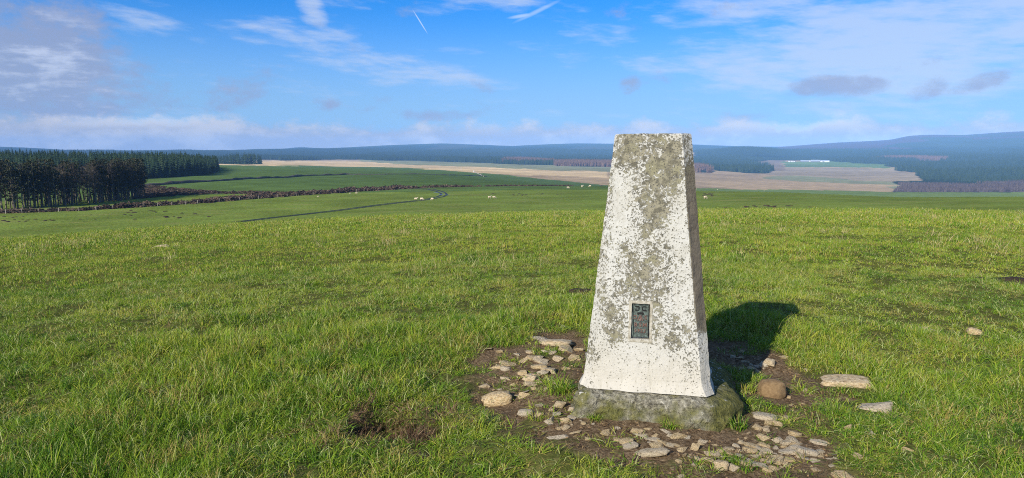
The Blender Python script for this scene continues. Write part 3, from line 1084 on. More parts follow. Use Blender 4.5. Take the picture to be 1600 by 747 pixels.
def slab_mesh(seed, power=.35, bump=.06):
    """worn flat stone: a rounded block with an uneven plan"""
    rnd = random.Random(seed)
    bm = bmesh.new()
    bmesh.ops.create_icosphere(bm, subdivisions=3, radius=1.0)
    off = Vector((seed * 3.7, seed * 1.3, 0))
    for v in bm.verts:
        d = v.co.copy()
        p = [math.copysign(abs(q) ** power, q) for q in d]
        l = math.hypot(p[0], p[1])
        plan = 1 + .22 * mnoise.noise(Vector((math.atan2(d.y, d.x) * .9, seed, 2.0))) + .12 * mnoise.noise(Vector((math.atan2(d.y, d.x) * 3.1, seed, 7.0)))
        v.co = Vector((p[0] * .41 * plan, p[1] * .41 * plan, p[2] * .36))
        v.co += d * (mnoise.noise(v.co * 5 + off) * bump + mnoise.noise(v.co * 15 + off) * bump * .4)
    bmesh.ops.recalc_face_normals(bm, faces=bm.faces[:])
    return bm_mesh('stone', bm, [m_stone], smooth=True)


SLABS = [slab_mesh(i + 1, .62, .085) for i in range(6)]
ROUND = slab_mesh(40, .80, .05)


def place_stone(px, py, wpx, hpx, me, name='stone', sink=.30, parent=None, rot=None, depth=None):
    """py is the middle of the stone in the survey of the photograph"""
    p = at(px, py + hpx * .35, 1.5, 60)
    d = math.hypot(p.x, p.y)
    sc_ = d / FPX * 1.03
    w = wpx * sc_ * (1.14 if name == 'stone' and parent is not None else 1.0)
    elev = (CAM_H - p.z) / d
    # pixel height holds both the height of the stone and its foreshortened depth
    dep = depth if depth is not None else w * random.uniform(.6, .95)
    h = max(w * .16, hpx * sc_ - dep * elev * .55)
    h = min(h, w * .75)
    o = link(name, me, parent)
    yaw = math.atan2(p.x, p.y)
    ang = rot if rot is not None else random.uniform(-.25, .25)
    o.rotation_euler = (random.uniform(-.22, .12), random.uniform(-.22, .22), -yaw + ang + (random.uniform(-.6, .6) if parent is not None else 0))
    o.scale = (w / .82, dep / .82, h / .75 * 1.25)
    if parent is None:
        STONES_XY.append((p.x, p.y, max(w, dep) * .5, h))
    o.location = (p.x, p.y, p.z + h * (.5 - sink))
    return o


PROM = [
    (777, 621, 48, 24, 'large buff limestone block half buried at the left edge of the bare soil', .12),
    (868, 532, 56, 15, 'broad flat limestone slab in the soil behind the left side of the pillar', .2),
    (1018, 703, 54, 15, 'long low limestone slab in the grass in front of the pillar base', .25),
    (1205, 605, 42, 33, 'smooth rounded brown boulder right of the mossy pillar base', .25),
    (1322, 593, 62, 14, 'long flat whitish slab lying in the grass right of the pillar', .12),
    (1367, 634, 44, 18, 'tan pointed stone set in grass right of the pillar', .2),
    (1522, 519, 19, 10, 'small round white stone alone in the grass on the far right', .15),
    (1315, 742, 36, 15, 'pale grey stone cut off by the bottom edge of the picture', .2),
    (1127, 726, 23, 17, 'blocky cream stone nearest the camera in the rubble before the pillar', .12),
    (1195, 648, 36, 15, 'cracked ochre slab just right of the pillar base corner', .2),
    (1204, 568, 20, 12, 'pale grey stone on bare soil at the edge of the pillar shadow', .12),
    (1326, 666, 11, 11, 'small white upright stone chip between the tan stone and the rubble', .2),
    (250, 386, 22, 4, 'pale flat stone far out in the short grass on the left', .1),
    (821, 643, 27, 14, 'rounded grey-white stone below the large buff block', .2),
    (875, 632, 23, 12, 'tilted grey stone between the grass tuft and the pillar base', .15),
    (1242, 703, 25, 11, 'flat whitish stone at the right end of the rubble', .2),
]
for i, (px, py, w, h, lab, sink) in enumerate(PROM):
    o = place_stone(px, py, w, h, ROUND if 'rounded' in lab or 'round ' in lab else SLABS[i % 6] if 'slab' in lab or 'flat' in lab or 'block' in lab else BIG[i % len(BIG)], 'stone', .36 if 'slab' in lab or 'flat' in lab else sink)
    if 'brown' in lab:
        o.data = o.data.copy(); o.data.materials.clear(); o.data.materials.append(m_stone2)
    tag(o, lab, 'stone', 'stones lying around the pillar')

RUB = [(840, 527, 28, 8), (888, 543, 36, 14), (872, 559, 18, 11), (820, 560, 23, 9), (845, 562, 26, 10), (793, 566, 25, 9), (781, 548, 13, 7), (817, 581, 14, 9), (832, 585, 16, 8),
       (858, 577, 22, 12), (829, 598, 21, 9), (757, 602, 16, 8), (820, 616, 19, 12), (842, 647, 15, 9), (842, 633, 16, 10), (894, 638, 13, 9), (883, 655, 18, 12), (882, 666, 19, 8), (899, 674, 18, 7),
       (948, 674, 19, 10), (995, 671, 22, 9), (877, 681, 38, 8), (919, 684, 11, 8), (932, 711, 6, 6), (1001, 678, 28, 8), (1021, 685, 24, 8), (1024, 694, 22, 8), (1035, 690, 15, 9), (1047, 694, 12, 9),
       (1058, 679, 25, 11), (1070, 700, 20, 12), (1086, 697, 13, 12), (1069, 711, 9, 8), (1060, 719, 12, 8), (1089, 715, 10, 8), (1082, 724, 9, 6), (1106, 717, 21, 12), (1107, 708, 10, 9), (1146, 728, 18, 11),
       (1129, 701, 16, 8), (1175, 693, 25, 10), (1171, 701, 21, 13), (1178, 711, 14, 9), (1196, 703, 18, 10), (1207, 716, 27, 9), (1160, 720, 15, 9), (1180, 723, 32, 10), (1223, 721, 19, 9), (1214, 731, 20, 10),
       (1232, 728, 9, 6), (1236, 717, 9, 5), (1227, 690, 22, 6), (1242, 676, 20, 10), (1221, 651, 21, 10), (1185, 668, 17, 8), (1066, 744, 16, 8), (1193, 681, 24, 9), (1212, 684, 18, 9), (1159, 575, 11, 7),
       (1175, 574, 14, 7), (1224, 557, 12, 6), (1282, 690, 20, 9), (1270, 688, 12, 8), (1279, 710, 15, 6), (1339, 710, 14, 9), (1357, 676, 17, 9), (1418, 702, 14, 9), (1257, 609, 7, 8), (1228, 615, 7, 6),
       (1232, 620, 9, 6), (1446, 514, 20, 5), (1235, 632, 7, 4), (1255, 631, 6, 4), (1262, 577, 11, 5), (1145, 556, 10, 5), (1300, 726, 8, 5), (1276, 666, 7, 4), (1305, 715, 6, 5), (905, 545, 18, 8), (898, 558, 18, 10),
       (850, 548, 10, 5), (808, 553, 9, 5), (770, 575, 9, 5), (790, 590, 16, 6), (805, 600, 14, 7), (870, 645, 14, 7), (760, 545, 16, 5), (912, 660, 12, 6), (965, 668, 10, 6), (1012, 668, 12, 5), (1040, 672, 13, 6),
       (1075, 683, 13, 7), (1098, 688, 16, 7), (1118, 694, 12, 6), (1140, 706, 14, 7), (1150, 695, 12, 8), (1122, 709, 12, 6), (1155, 710, 12, 6), (1190, 693, 12, 6), (780, 437, 9, 2), (1122, 438, 8, 2), (1243, 653, 8, 4)]
for i, (px, py, w, h) in enumerate(RUB):
    place_stone(px, py, w, h, STONES[i % len(STONES)], 'stone', .40, ground)
rs3 = random.Random(78)
for i in range(46):      # broken bedrock showing through the soil
    cx_, cy_, ax_, ay_ = rs3.choice([(850, 556, 50, 34), (860, 575, 46, 24), (800, 590, 44, 26), (1150, 700, 90, 22), (1030, 688, 60, 12), (1205, 690, 50, 24), (890, 655, 40, 18)])
    w_ = rs3.uniform(13, 27)
    px_, py_ = rs3.gauss(cx_, ax_ * .55), rs3.gauss(cy_, ay_ * .55)
    q_ = at(px_, py_, 1.5, 60)
    dx_, dy_ = q_.x - PC.x, q_.y - PC.y
    if abs(dx_) < .5 and abs(dy_) < .52: continue
    place_stone(px_, py_, w_, w_ * rs3.uniform(.35, .55), SLABS[rs3.randrange(6)] if i % 2 else STONES[rs3.randrange(len(STONES))], 'stone', .45, ground)
rs2 = random.Random(77)
clus = [(845, 560, 60, 40), (830, 600, 60, 22), (890, 660, 30, 18), (1030, 685, 60, 16), (1120, 705, 70, 22), (1190, 700, 55, 26), (1225, 715, 40, 20), (1200, 660, 30, 14), (1180, 565, 40, 16), (1270, 700, 40, 20)]
for i in range(130):
    cx_, cy_, ax_, ay_ = rs2.choice(clus)
    w_ = rs2.choice([4, 5, 5, 6, 7, 8, 10, 12, 15])
    place_stone(rs2.gauss(cx_, ax_ * .6), rs2.gauss(cy_, ay_ * .6), w_, w_ * rs2.uniform(.4, .7), STONES[rs2.randrange(len(STONES))], 'stone', .42, ground)

# pebbles and crumbs in the soil, too many to count
def pebbles():
    verts = []; faces = []
    n = 0
    xp = RNG.uniform(-1.3, 2.6, 9000); yp = RNG.uniform(2.3, 5.4, 9000)
    kp_ = soil(xp, yp) > .6
    xp, yp = xp[kp_][:1500], yp[kp_][:1500]
    for x, y, z in zip(xp.tolist(), yp.tolist(), ground_z(xp, yp).tolist()):
        sz = random.choice([.002, .002, .003, .003, .004, .006, .009])
        b = len(verts)
        a = random.uniform(0, 6.28)
        for k in range(4):
            verts.append((x + math.cos(a + k * 1.57) * sz * random.uniform(.7, 1.2), y + math.sin(a + k * 1.57) * sz * random.uniform(.7, 1.2), z + sz * .1))
        verts.append((x, y, z + sz * random.uniform(.6, 1.1))); verts.append((x, y, z - sz))
        for k in range(4):
            faces.append((b + k, b + (k + 1) % 4, b + 4)); faces.append((b + (k + 1) % 4, b + k, b + 5))
    return mesh_from('gravel', verts, faces, [m_stone2])


gv = link('gravel', pebbles())
tag(gv, 'small pale limestone chips scattered over the bare soil', 'gravel', kind='stuff')


# ------------------------------------------------------------------ grass
def grass_material(name, stops, dry, dryness, transl=.28):
    m, t, out = material(name)
    geo = t.node('ShaderNodeNewGeometry')
    pos = geo.outputs['Position']
    bl = t.node('ShaderNodeAttribute', attribute_name='blade').outputs['Fac']
    rnd = t.node('ShaderNodeObjectInfo').outputs['Random']
    n = t.m('ADD', t.m('MULTIPLY', t.noise(pos, .55, 4, .6), .55), t.m('MULTIPLY', t.noise(pos, 4.5, 2, .6), .45))
    n2 = t.noise(pos, 3.0, 3, .6)
    f = t.m('ADD', t.m('MULTIPLY_ADD', n, 1.35, -.45), t.m('ADD', t.m('MULTIPLY', bl, .40), t.m('MULTIPLY', rnd, .24)))
    col = t.ramp(f, stops)
    dm = t.ss(t.m('ADD', t.m('MULTIPLY_ADD', n2, 1.3, -.4), t.m('MULTIPLY', t.m('FRACT', t.m('MULTIPLY', bl, 7.31)), .65)), 1.0 - dryness, 1.06 - dryness)
    col = t.mix(dm, col, dry)
    if 'fresh' in name:      # scattered blades coloured pale to paint in highlights
        col = t.mix(t.ss(t.m('FRACT', t.m('MULTIPLY', bl, 23.7)), .91, .93), col, (.40, .42, .17))
    d = t.node('ShaderNodeBsdfPrincipled')
    t.put(d.inputs['Base Color'], col); d.inputs['Roughness'].default_value = .42; d.inputs['Specular IOR Level'].default_value = .08
    tr = t.node('ShaderNodeBsdfTranslucent')
    t.put(tr.inputs['Color'], t.mix(1.0, col, (1.05, 1.15, .5), 'MULTIPLY'))
    mx = t.node('ShaderNodeMixShader'); mx.inputs[0].default_value = transl
    t.l.new(d.outputs[0], mx.inputs[1]); t.l.new(tr.outputs[0], mx.inputs[2]); t.l.new(mx.outputs[0], out.inputs['Surface'])
    return m


G_STOPS = [(.18, (.046, .120, .014)), (.40, (.112, .208, .018)), (.60, (.200, .285, .022)), (.85, (.40, .385, .06))]
m_grass = grass_material('fresh_grass_blades', G_STOPS, (.36, .28, .085), .24)
m_straw = grass_material('dry_straw', [(.2, (.36, .29, .13)), (.6, (.46, .39, .20)), (.9, (.42, .33, .13))], (.30, .20, .09), .2, .3)
m_deadroot = grass_material('dead_turf', [(.2, (.06, .034, .020)), (.6, (.12, .072, .042)), (.9, (.24, .165, .085))], (.28, .20, .10), .12, .2)


def tuft_mesh(name, seed, nb, rad, length, width, lean, mat, seg=3):
    rnd = random.Random(seed)
    verts = []; faces = []; attr = []
    for i in range(nb):
        a = rnd.uniform(0, 6.283); rr = rad * math.sqrt(rnd.random())
        bx_, by_ = math.cos(a) * rr, math.sin(a) * rr
        L = length * rnd.uniform(.55, 1.15)
        w = width * rnd.uniform(.7, 1.25)
        da = a + rnd.gauss(0, .9)
        dx, dy = math.cos(da), math.sin(da)
        ln = lean * rnd.uniform(.25, 1.4)
        tw = rnd.uniform(0, 3.14)
        sx, sy = math.cos(tw), math.sin(tw)
        b = len(verts); val = rnd.random()
        for k in range(seg + 1):
            f = k / seg
            ang = ln * f * 1.15
            hx = L * f * math.sin(ang) * .95; hz = L * f * math.cos(ang * .9)
            px_, py_, pz_ = bx_ + dx * hx, by_ + dy * hx, hz
            ww = w * (1.0, .95, .7, .0)[min(3, int(round(f * 3)))]
            if k < seg:
                verts.append((px_ - sx * ww / 2, py_ - sy * ww / 2, pz_ - (.012 if k == 0 else 0)))
                verts.append((px_ + sx * ww / 2, py_ + sy * ww / 2, pz_ - (.012 if k == 0 else 0)))
                attr += [val, val]
            else:
                verts.append((px_, py_, pz_)); attr.append(val)
        for k in range(seg - 1):
            faces.append((b + 2 * k, b + 2 * k + 1, b + 2 * k + 3, b + 2 * k + 2))
        faces.append((b + 2 * (seg - 1), b + 2 * (seg - 1) + 1, b + 2 * seg))
    me = mesh_from(name, verts, faces, [mat])
    fa = me.attributes.new('blade', 'FLOAT', 'POINT')
    fa.data.foreach_set('value', np.array(attr, np.float32))
    return me


def proto_collection(name, meshes):
    c_ = bpy.data.collections.new(name)
    for i, me in enumerate(meshes):
        o = bpy.data.objects.new('%s_kind' % name, me)
        c_.objects.link(o)
    return c_


def scatter(name, pts, rot, scl, idx, coll, label, cat):
    """one object whose vertices carry instances of the given kinds"""
    me = bpy.data.meshes.new(name)
    n = len(pts)
    me.vertices.add(n)
    me.vertices.foreach_set('co', np.asarray(pts, np.float32).ravel())
    a = me.attributes.new('rot', 'FLOAT_VECTOR', 'POINT'); a.data.foreach_set('vector', np.asarray(rot, np.float32).ravel())
    a = me.attributes.new('scl', 'FLOAT_VECTOR', 'POINT'); a.data.foreach_set('vector', np.asarray(scl, np.float32).ravel())
    a = me.attributes.new('kind_index', 'INT', 'POINT'); a.data.foreach_set('value', np.asarray(idx, np.int32))
    o = link(name, me)
    ng = bpy.data.node_groups.new(name + '_nodes', 'GeometryNodeTree')
    ng.interface.new_socket('Geometry', in_out='INPUT', socket_type='NodeSocketGeometry')
    ng.interface.new_socket('Geometry', in_out='OUTPUT', socket_type='NodeSocketGeometry')
    gi = ng.nodes.new('NodeGroupInput'); go = ng.nodes.new('NodeGroupOutput')
    ci = ng.nodes.new('GeometryNodeCollectionInfo')
    ci.inputs['Collection'].default_value = coll
    ci.inputs['Separate Children'].default_value = True
    ci.inputs['Reset Children'].default_value = True
    ip = ng.nodes.new('GeometryNodeInstanceOnPoints')
    ip.inputs['Pick Instance'].default_value = True

    def named(nm, dt):
        nd = ng.nodes.new('GeometryNodeInputNamedAttribute')
        nd.data_type = dt
        nd.inputs['Name'].default_value = nm
        return nd.outputs['Attribute']
    er = ng.nodes.new('FunctionNodeEulerToRotation')
    ng.links.new(named('rot', 'FLOAT_VECTOR'), er.inputs[0])
    ng.links.new(gi.outputs[0], ip.inputs['Points'])
    ng.links.new(ci.outputs[0], ip.inputs['Instance'])
    ng.links.new(named('kind_index', 'INT'), ip.inputs['Instance Index'])
    ng.links.new(er.outputs[0], ip.inputs['Rotation'])
    ng.links.new(named('scl', 'FLOAT_VECTOR'), ip.inputs['Scale'])
    ng.links.new(ip.outputs[0], go.inputs[0])
    md = o.modifiers.new('scatter', 'NODES')
    md.node_group = ng
    tag(o, label, cat, kind='stuff')
    return o


def polar_points(r0, r1, dens, a0=-47, a1=47):
    area = .5 * R(a1 - a0) * (r1 * r1 - r0 * r0)
    n = int(area * dens)
    r = np.sqrt(RNG.uniform(r0 * r0, r1 * r1, n)); a = np.radians(RNG.uniform(a0, a1, n))
    return r * np.sin(a), r * np.cos(a), r


def inside_pillar(x, y, grow=0.0):
    dx = x - PC.x; dy = y - PC.y
    c_, s_ = math.cos(-ROTZ), math.sin(-ROTZ)
    lx = dx * c_ - dy * s_; ly = dx * s_ + dy * c_
    return (lx > -.35 - grow) & (lx < .47 + grow) & (ly > -.40 - grow) & (ly < .45 + grow)


lush = [tuft_mesh('tuft', 10 + i, 18, .032, .082, .0029, 1.35, m_grass) for i in range(7)]
turf = [tuft_mesh('tuft', 30 + i, 24, .042, .042, .0028, 1.3, m_grass) for i in range(5)]
clump = [tuft_mesh('tuft', 50 + i, 44, .13, .050, .0060, 1.0, m_grass, 2) for i in range(5)]
far_clump = [tuft_mesh('tuft', 70 + i, 60, .30, .060, .012, 1.0, m_grass, 2) for i in range(4)]
c_grass = proto_collection('grass_kind', lush + turf + clump + far_clump)
# children of a collection are ordered by name: keep the order of creation
NAMES = sorted(o.name for o in c_grass.objects)
ORDER = {o.name: i for i, o in enumerate(c_grass.objects)}
RANK = {ORDER[nm]: k for k, nm in enumerate(NAMES)}


def grass_zone(r0, r1, dens, kinds, smin, smax, hmul, soil_cut=True):
    x, y, r = polar_points(r0, r1, dens)
    n = fbm(x * 1.1, y * 1.1, 71, 3)
    n2 = fbm(x * 5, y * 5, 72, 2)
    n3 = fbm(x * 9, y * 9, 75, 2)
    keep = RNG.random(len(x)) < np.where(r < 9.5, sstep(.6 * n2 + .55 * n3 + .25 * n, .46, .84) * .9 + .20, sstep(n2 + .35 * n, .30, .62) * .75 + .28)
    if soil_cut:
        s = soil(x, y)
        patch = sstep(fbm(x * 6, y * 6, 73, 3), .52, .62)
        keep &= RNG.random(len(x)) < np.clip((1 - s) ** 1.5 + .55 * patch * s, 0, 1)
        keep &= ~inside_pillar(x, y, .01)
        for sx_, sy_, sr_, sh_ in STONES_XY:
            d_ = math.hypot(sx_, sy_); ux, uy = sx_ / d_, sy_ / d_
            dx_, dy_ = x - sx_, y - sy_
            al = dx_ * ux + dy_ * uy; ac = dx_ * uy - dy_ * ux
            keep &= ~((np.abs(ac) < sr_ * 1.05) & (al > -sr_ - .05) & (al < sr_))
    x, y, r, n, n2 = x[keep], y[keep], r[keep], n[keep], n2[keep]
    z = ground_z(x, y)
    m_ = len(x)
    rot = np.stack([RNG.normal(0, .24, m_), RNG.normal(0, .24, m_), RNG.uniform(0, 6.283, m_)], -1)
    sc_ = RNG.uniform(smin, smax, m_)
    tall = (.42 + .75 * sstep(n, .3, .72) + .55 * sstep(fbm(x * 3.4, y * 3.4, 74, 2), .45, .75)) * hmul(x, y, r)
    scl = np.stack([sc_, sc_, sc_ * tall], -1)
    idx = RNG.choice([RANK[k] for k in kinds], m_)
    return np.stack([x, y, z], -1), rot, scl, idx


L_, T_, C_, F_ = list(range(0, 7)), list(range(7, 12)), list(range(12, 17)), list(range(17, 21))


def h_near(x, y, r):
    # trampled and grazed round the pillar, longer to the left and the right
    d = np.hypot(x - PC.x, y - PC.y)
    ring = sum(((x - cx) / (ax * 1.5)) ** 2 + ((y - cy) / (ay * 1.5)) ** 2 < 1 for cx, cy, ax, ay, s in SOIL[:20])
    return (.55 + .55 * sstep(d, .7, 1.7)) * np.where(ring > 0, .62, 1.0)


zones = [
    grass_zone(1.5, 3.6, 1500, L_ + T_[:3], .75, 1.25, h_near),
    grass_zone(3.6, 5.6, 1050, L_ + T_, .75, 1.25, h_near),
    grass_zone(5.6, 9.5, 620, T_ + L_[:2], .8, 1.3, lambda x, y, r: .85 + 0 * r),
    grass_zone(9.5, 18, 130, C_ + T_, .7, 1.15, lambda x, y, r: .85 + 0 * r),
    grass_zone(18, 52, 30, F_, .7, 1.2, lambda x, y, r: .9 + 0 * r, False),
]
P_ = [np.concatenate([zn[k] for zn in zones]) for k in range(4)]
print('grass instances', len(P_[0]))
scatter('grass', P_[0], P_[1], P_[2], P_[3], c_grass, 'bright green pasture grass covering the hilltop', 'grass')

# dry stems standing in the turf
st = [tuft_mesh('straw', 90 + i, 4, .05, .17, .0032, .55, m_straw) for i in range(4)] + [tuft_mesh('straw', 96 + i, 11, .12, .17, .006, .7, m_straw) for i in range(3)]
c_straw = proto_collection('straw_kind', st)
xs, ys, rs = polar_points(3.4, 46, 8)
kp = RNG.random(len(xs)) < sstep(fbm(xs * .35, ys * .35, 81, 3), .50, .74) * .8 + .05
kp &= RNG.random(len(xs)) < np.where(rs < 7, .35, 1.0)
kp &= ~inside_pillar(xs, ys, .05)
xs, ys, rs = xs[kp], ys[kp], rs[kp]
ps = [np.stack([xs, ys, ground_z(xs, ys)], -1)]
k_ = np.where(rs < 12, RNG.integers(0, 4, len(xs)), RNG.integers(4, 7, len(xs)))
sc_ = RNG.uniform(.6, 1.3, len(xs))
scatter('dry_grass', ps[0], np.stack([RNG.normal(0, .2, len(xs)), RNG.normal(0, .2, len(xs)), RNG.uniform(0, 6.28, len(xs))], -1), np.stack([sc_, sc_, sc_], -1), k_, c_straw,
        'pale dry grass stems standing in the turf', 'grass')

# torn clod of dead turf in the foreground
dead = [tuft_mesh('dead', 110 + i, 16, .05, .075, .0036, 1.25, m_deadroot) for i in range(4)]
c_dead = proto_collection('dead_kind', dead)
n = 120
xd = CLUMP.x + RNG.normal(.02, .15, n); yd = CLUMP.y + RNG.normal(-.02, .13, n)
qq = ((xd - CLUMP.x) / .09) ** 2 + ((yd - CLUMP.y) / .09) ** 2
kk = qq > .8
xd, yd = xd[kk], yd[kk]; n = len(xd)
sd = RNG.uniform(.7, 1.2, n)
scatter('torn_turf', np.stack([xd, yd, ground_z(xd, yd)], -1), np.stack([RNG.normal(0, .6, n), RNG.normal(0, .6, n), RNG.uniform(0, 6.28, n)], -1), np.stack([sd, sd, sd], -1), RNG.integers(0, 4, n), c_dead,
        'clod of torn brown turf with dead roots in the foreground grass', 'turf')

lx = RNG.uniform(-1.4, 2.6, 6000); ly = RNG.uniform(2.3, 5.3, 6000)
kk = (soil(lx, ly) > .35) & ~inside_pillar(lx, ly, .0) & (RNG.random(6000) < .16)
lx, ly = lx[kk], ly[kk]; n = len(lx)
sd = RNG.uniform(.25, .7, n)
scatter('plant_litter', np.stack([lx, ly, ground_z(lx, ly)], -1), np.stack([RNG.normal(0, .5, n), RNG.normal(0, .5, n), RNG.uniform(0, 6.28, n)], -1), np.stack([sd, sd, sd * .6], -1), RNG.integers(0, 4, n), c_dead,
        'withered stems and roots lying on the bare soil', 'litter')

# single bushy tufts growing at the foot of the pillar
for (px, py, w, lab) in [(874, 612, 58, 'bushy bright grass tuft against the left corner of the pillar base'), (1165, 612, 40, 'small grass tuft in the crack right of the mossy base'),
                         (1152, 668, 40, 'yellowish grass tuft below the right corner of the mossy base')]:
    p = at(px, py)
    s_ = w * math.hypot(p.x, p.y) / FPX
    me = tuft_mesh('grass_tuft', int(px), 110, s_ * .33, .115 if w > 50 else .075, .0036, .9, m_grass)
    o = link('grass_tuft', me, None, (p.x, p.y, p.z - .005))
    tag(o, lab, 'grass tuft', 'grass tufts at the foot of the pillar')

for k, (px, py, w, lab) in enumerate([(1128, 664, 30, 'low green tuft under the right front of the mossy base'), (1045, 668, 24, 'low tuft against the middle of the mossy base front'),
                         (930, 655, 26, 'small tuft at the left front corner of the mossy base'), (1158, 728, 46, 'grass tuft growing through the nearest rubble'),
                         (838, 655, 34, 'grass tuft among stones below the large buff block')]):
    p = at(px, py)
    s_ = w * math.hypot(p.x, p.y) / FPX
    o = link('grass_tuft', tuft_mesh('grass_tuft', int(px) + 5, 70, s_ * .38, .055, .0030, 1.2, m_grass), None, (p.x, p.y, p.z - .004))
    tag(o, lab, 'grass tuft', 'grass tufts at the foot of the pillar')

# ------------------------------------------------------------------ field features
def simple_mat(name, stops, scale, rough=.9, rnd=0.0, bump=0.0):
    m, t, out = material(name)
    ob = t.node('ShaderNodeTexCoord').outputs['Object']
    oi = t.node('ShaderNodeObjectInfo').outputs['Random']
    nn = t.noise(t.vm('ADD', ob, t.comb(t.m('MULTIPLY', oi, 31.0), 0.0, 0.0)), scale, 5, .6)
    if rnd:
        nn = t.m('ADD', nn, t.m('MULTIPLY', t.m('SUBTRACT', oi, .5), rnd))
    principled(t, out, t.ramp(nn, stops), rough, .1, t.bump(nn, .6, bump) if bump else None)
    return m


m_soil = simple_mat('molehill_soil', [(.3, (.022, .016, .010)), (.7, (.06, .042, .027))], 9, bump=.05)
m_mud = simple_mat('wet_mud', [(.3, (.020, .017, .012)), (.7, (.048, .042, .026))], 1.2, .6)
m_bracken = simple_mat('heather_and_bracken', [(.25, (.032, .022, .016)), (.5, (.068, .046, .034)), (.75, (.13, .095, .062))], 3.0, rnd=.5)
m_needle = simple_mat('spruce_needles', [(.25, (.010, .022, .012)), (.5, (.020, .040, .018)), (.75, (.040, .060, .026))], .9, rnd=.35)
m_pine = simple_mat('pine_foliage', [(.25, (.018, .024, .012)), (.5, (.034, .042, .020)), (.75, (.062, .060, .032))], .8, rnd=.4)
m_bark = simple_mat('grey_bark', [(.3, (.060, .050, .040)), (.7, (.16, .135, .10))], 1.5, rnd=.3)
m_twig = simple_mat('bare_twigs', [(.3, (.050, .042, .034)), (.7, (.115, .098, .076))], 1.5, rnd=.4)
m_larch = simple_mat('larch_twigs', [(.25, (.085, .050, .034)), (.5, (.130, .078, .052)), (.75, (.18, .115, .075))], .5, rnd=.4)
m_birch = simple_mat('purple_birch_twigs', [(.25, (.045, .032, .034)), (.5, (.070, .050, .050)), (.75, (.11, .085, .07))], .5, rnd=.5)
m_wool = simple_mat('fleece', [(.3, (.42, .34, .22)), (.7, (.60, .51, .36))], 12, rnd=.2)
m_post = simple_mat('weathered_post', [(.3, (.22, .19, .15)), (.7, (.40, .36, .30))], 6)
m_wallst = simple_mat('old_dyke', [(.3, (.045, .042, .032)), (.7, (.12, .105, .080))], .7)
m_white = simple_mat('whitewash', [(.3, (.46, .45, .43)), (.7, (.60, .59, .57))], 2)
m_roof = simple_mat('pale_sheet_roof', [(.3, (.28, .32, .37)), (.7, (.40, .44, .49))], 2, .6)
m_roof2 = simple_mat('slate_roof', [(.3, (.10, .11, .12)), (.7, (.20, .21, .22))], 2, .6)
m_water, t, out = material('puddle_water')
principled(t, out, (.03, .035, .03), .05, .5)


def mound_mesh(seed):
    bm = bmesh.new()
    bmesh.ops.create_icosphere(bm, subdivisions=2, radius=.5)
    for v in bm.verts:
        v.co.z = max(v.co.z, -.2) * .55
        v.co *= 1 + mnoise.noise(v.co * 4 + Vector((seed, 0, 0))) * .35
    return bm_mesh('molehill', bm, [m_soil])


MOUND = [mound_mesh(i * 3.1) for i in range(4)]
HILLS = []
rm = random.Random(5)
for (x0, x1, y0, y1, n, lab, grp) in [
        (5, 130, 338, 347, 16, 'small dark molehill in the green field before the left wood', 'molehills in the left field'),
        (140, 330, 328, 343, 22, 'small dark molehill in the field below the brown bank', 'molehills below the brown bank'),
        (395, 440, 309, 312, 4, 'small dark molehill beside the brown bank', 'molehills beside the brown bank'),
        (770, 880, 300, 307, 22, 'tiny dark molehill in the middle field near the sheep', 'molehills in the middle field'),
        (1125, 1265, 321, 325, 15, 'dark molehill in the row right of the pillar', 'molehills right of the pillar'),
        (1090, 1118, 302, 308, 9, 'tiny dark molehill close behind the pillar edge', 'molehills behind the pillar')]:
    for i in range(n):
        px, py = rm.uniform(x0, x1), rm.uniform(y0, y1)
        p = at(px, py)
        o = link('molehill', rm.choice(MOUND), None, p)
        s_ = rm.uniform(.45, .95); o.scale = (s_ * 1.4, s_, s_ * .8); o.rotation_euler.z = rm.uniform(0, 6)
        tag(o, lab, 'molehill', grp)
for (px, py, w, lab) in [(1578, 442, .42, 'heap of dark turned soil in the grass at the right edge'), (1528, 436, .14, 'small dark clod in the grass beside the right soil heap'), (906, 456, .20, 'dark soil heap close to the left side of the pillar')]:
    p = at(px, py)
    o = link('molehill', mound_mesh(px), None, p)
    o.scale = (w * 1.2, w * .8, w * .6)
    tag(o, lab, 'molehill', 'soil heaps in the near grass')


def drop(pts, dz=0.0):
    """set every point of the list on the ground"""
    z = ground_z(np.array([p[0] for p in pts]), np.array([p[1] for p in pts]))
    return [Vector((p[0], p[1], float(q) + dz)) for p, q in zip(pts, z)]


def path_points(pix, step):
    pts = [at(px, py) for px, py in pix]
    out_ = []
    for a, b in zip(pts, pts[1:]):
        n = max(1, int((b - a).length / step))
        for i in range(n):
            out_.append(a.lerp(b, i / n))
    out_.append(pts[-1])
    return drop(out_)


def ribbon(name, pts, width, lift, mat, wob=.3):
    verts = []; faces = []
    n = len(pts)
    for i, p in enumerate(pts):
        a = pts[max(0, i - 1)]; b = pts[min(n - 1, i + 1)]
        d = (b - a); d.z = 0
        d.normalize()
        s = Vector((d.y, -d.x, 0))
        w = width * (1 + wob * mnoise.noise(p * .15))
        for k in (-1, 1):
            q = p + s * (w / 2 * k)
            verts.append((q.x, q.y, lift)); verts.append((q.x + s.x * k * .25, q.y + s.y * k * .25, -.4))
    for i in range(n - 1):
        b = 4 * i
        faces += [(b, b + 4, b + 6, b + 2), (b + 1, b + 5, b + 4, b), (b + 2, b + 6, b + 7, b + 3)]
    verts = [(v[0], v[1], v[2] + g.z) for v, g in zip(verts, drop(verts))]
    return mesh_from(name, verts, faces, [mat])


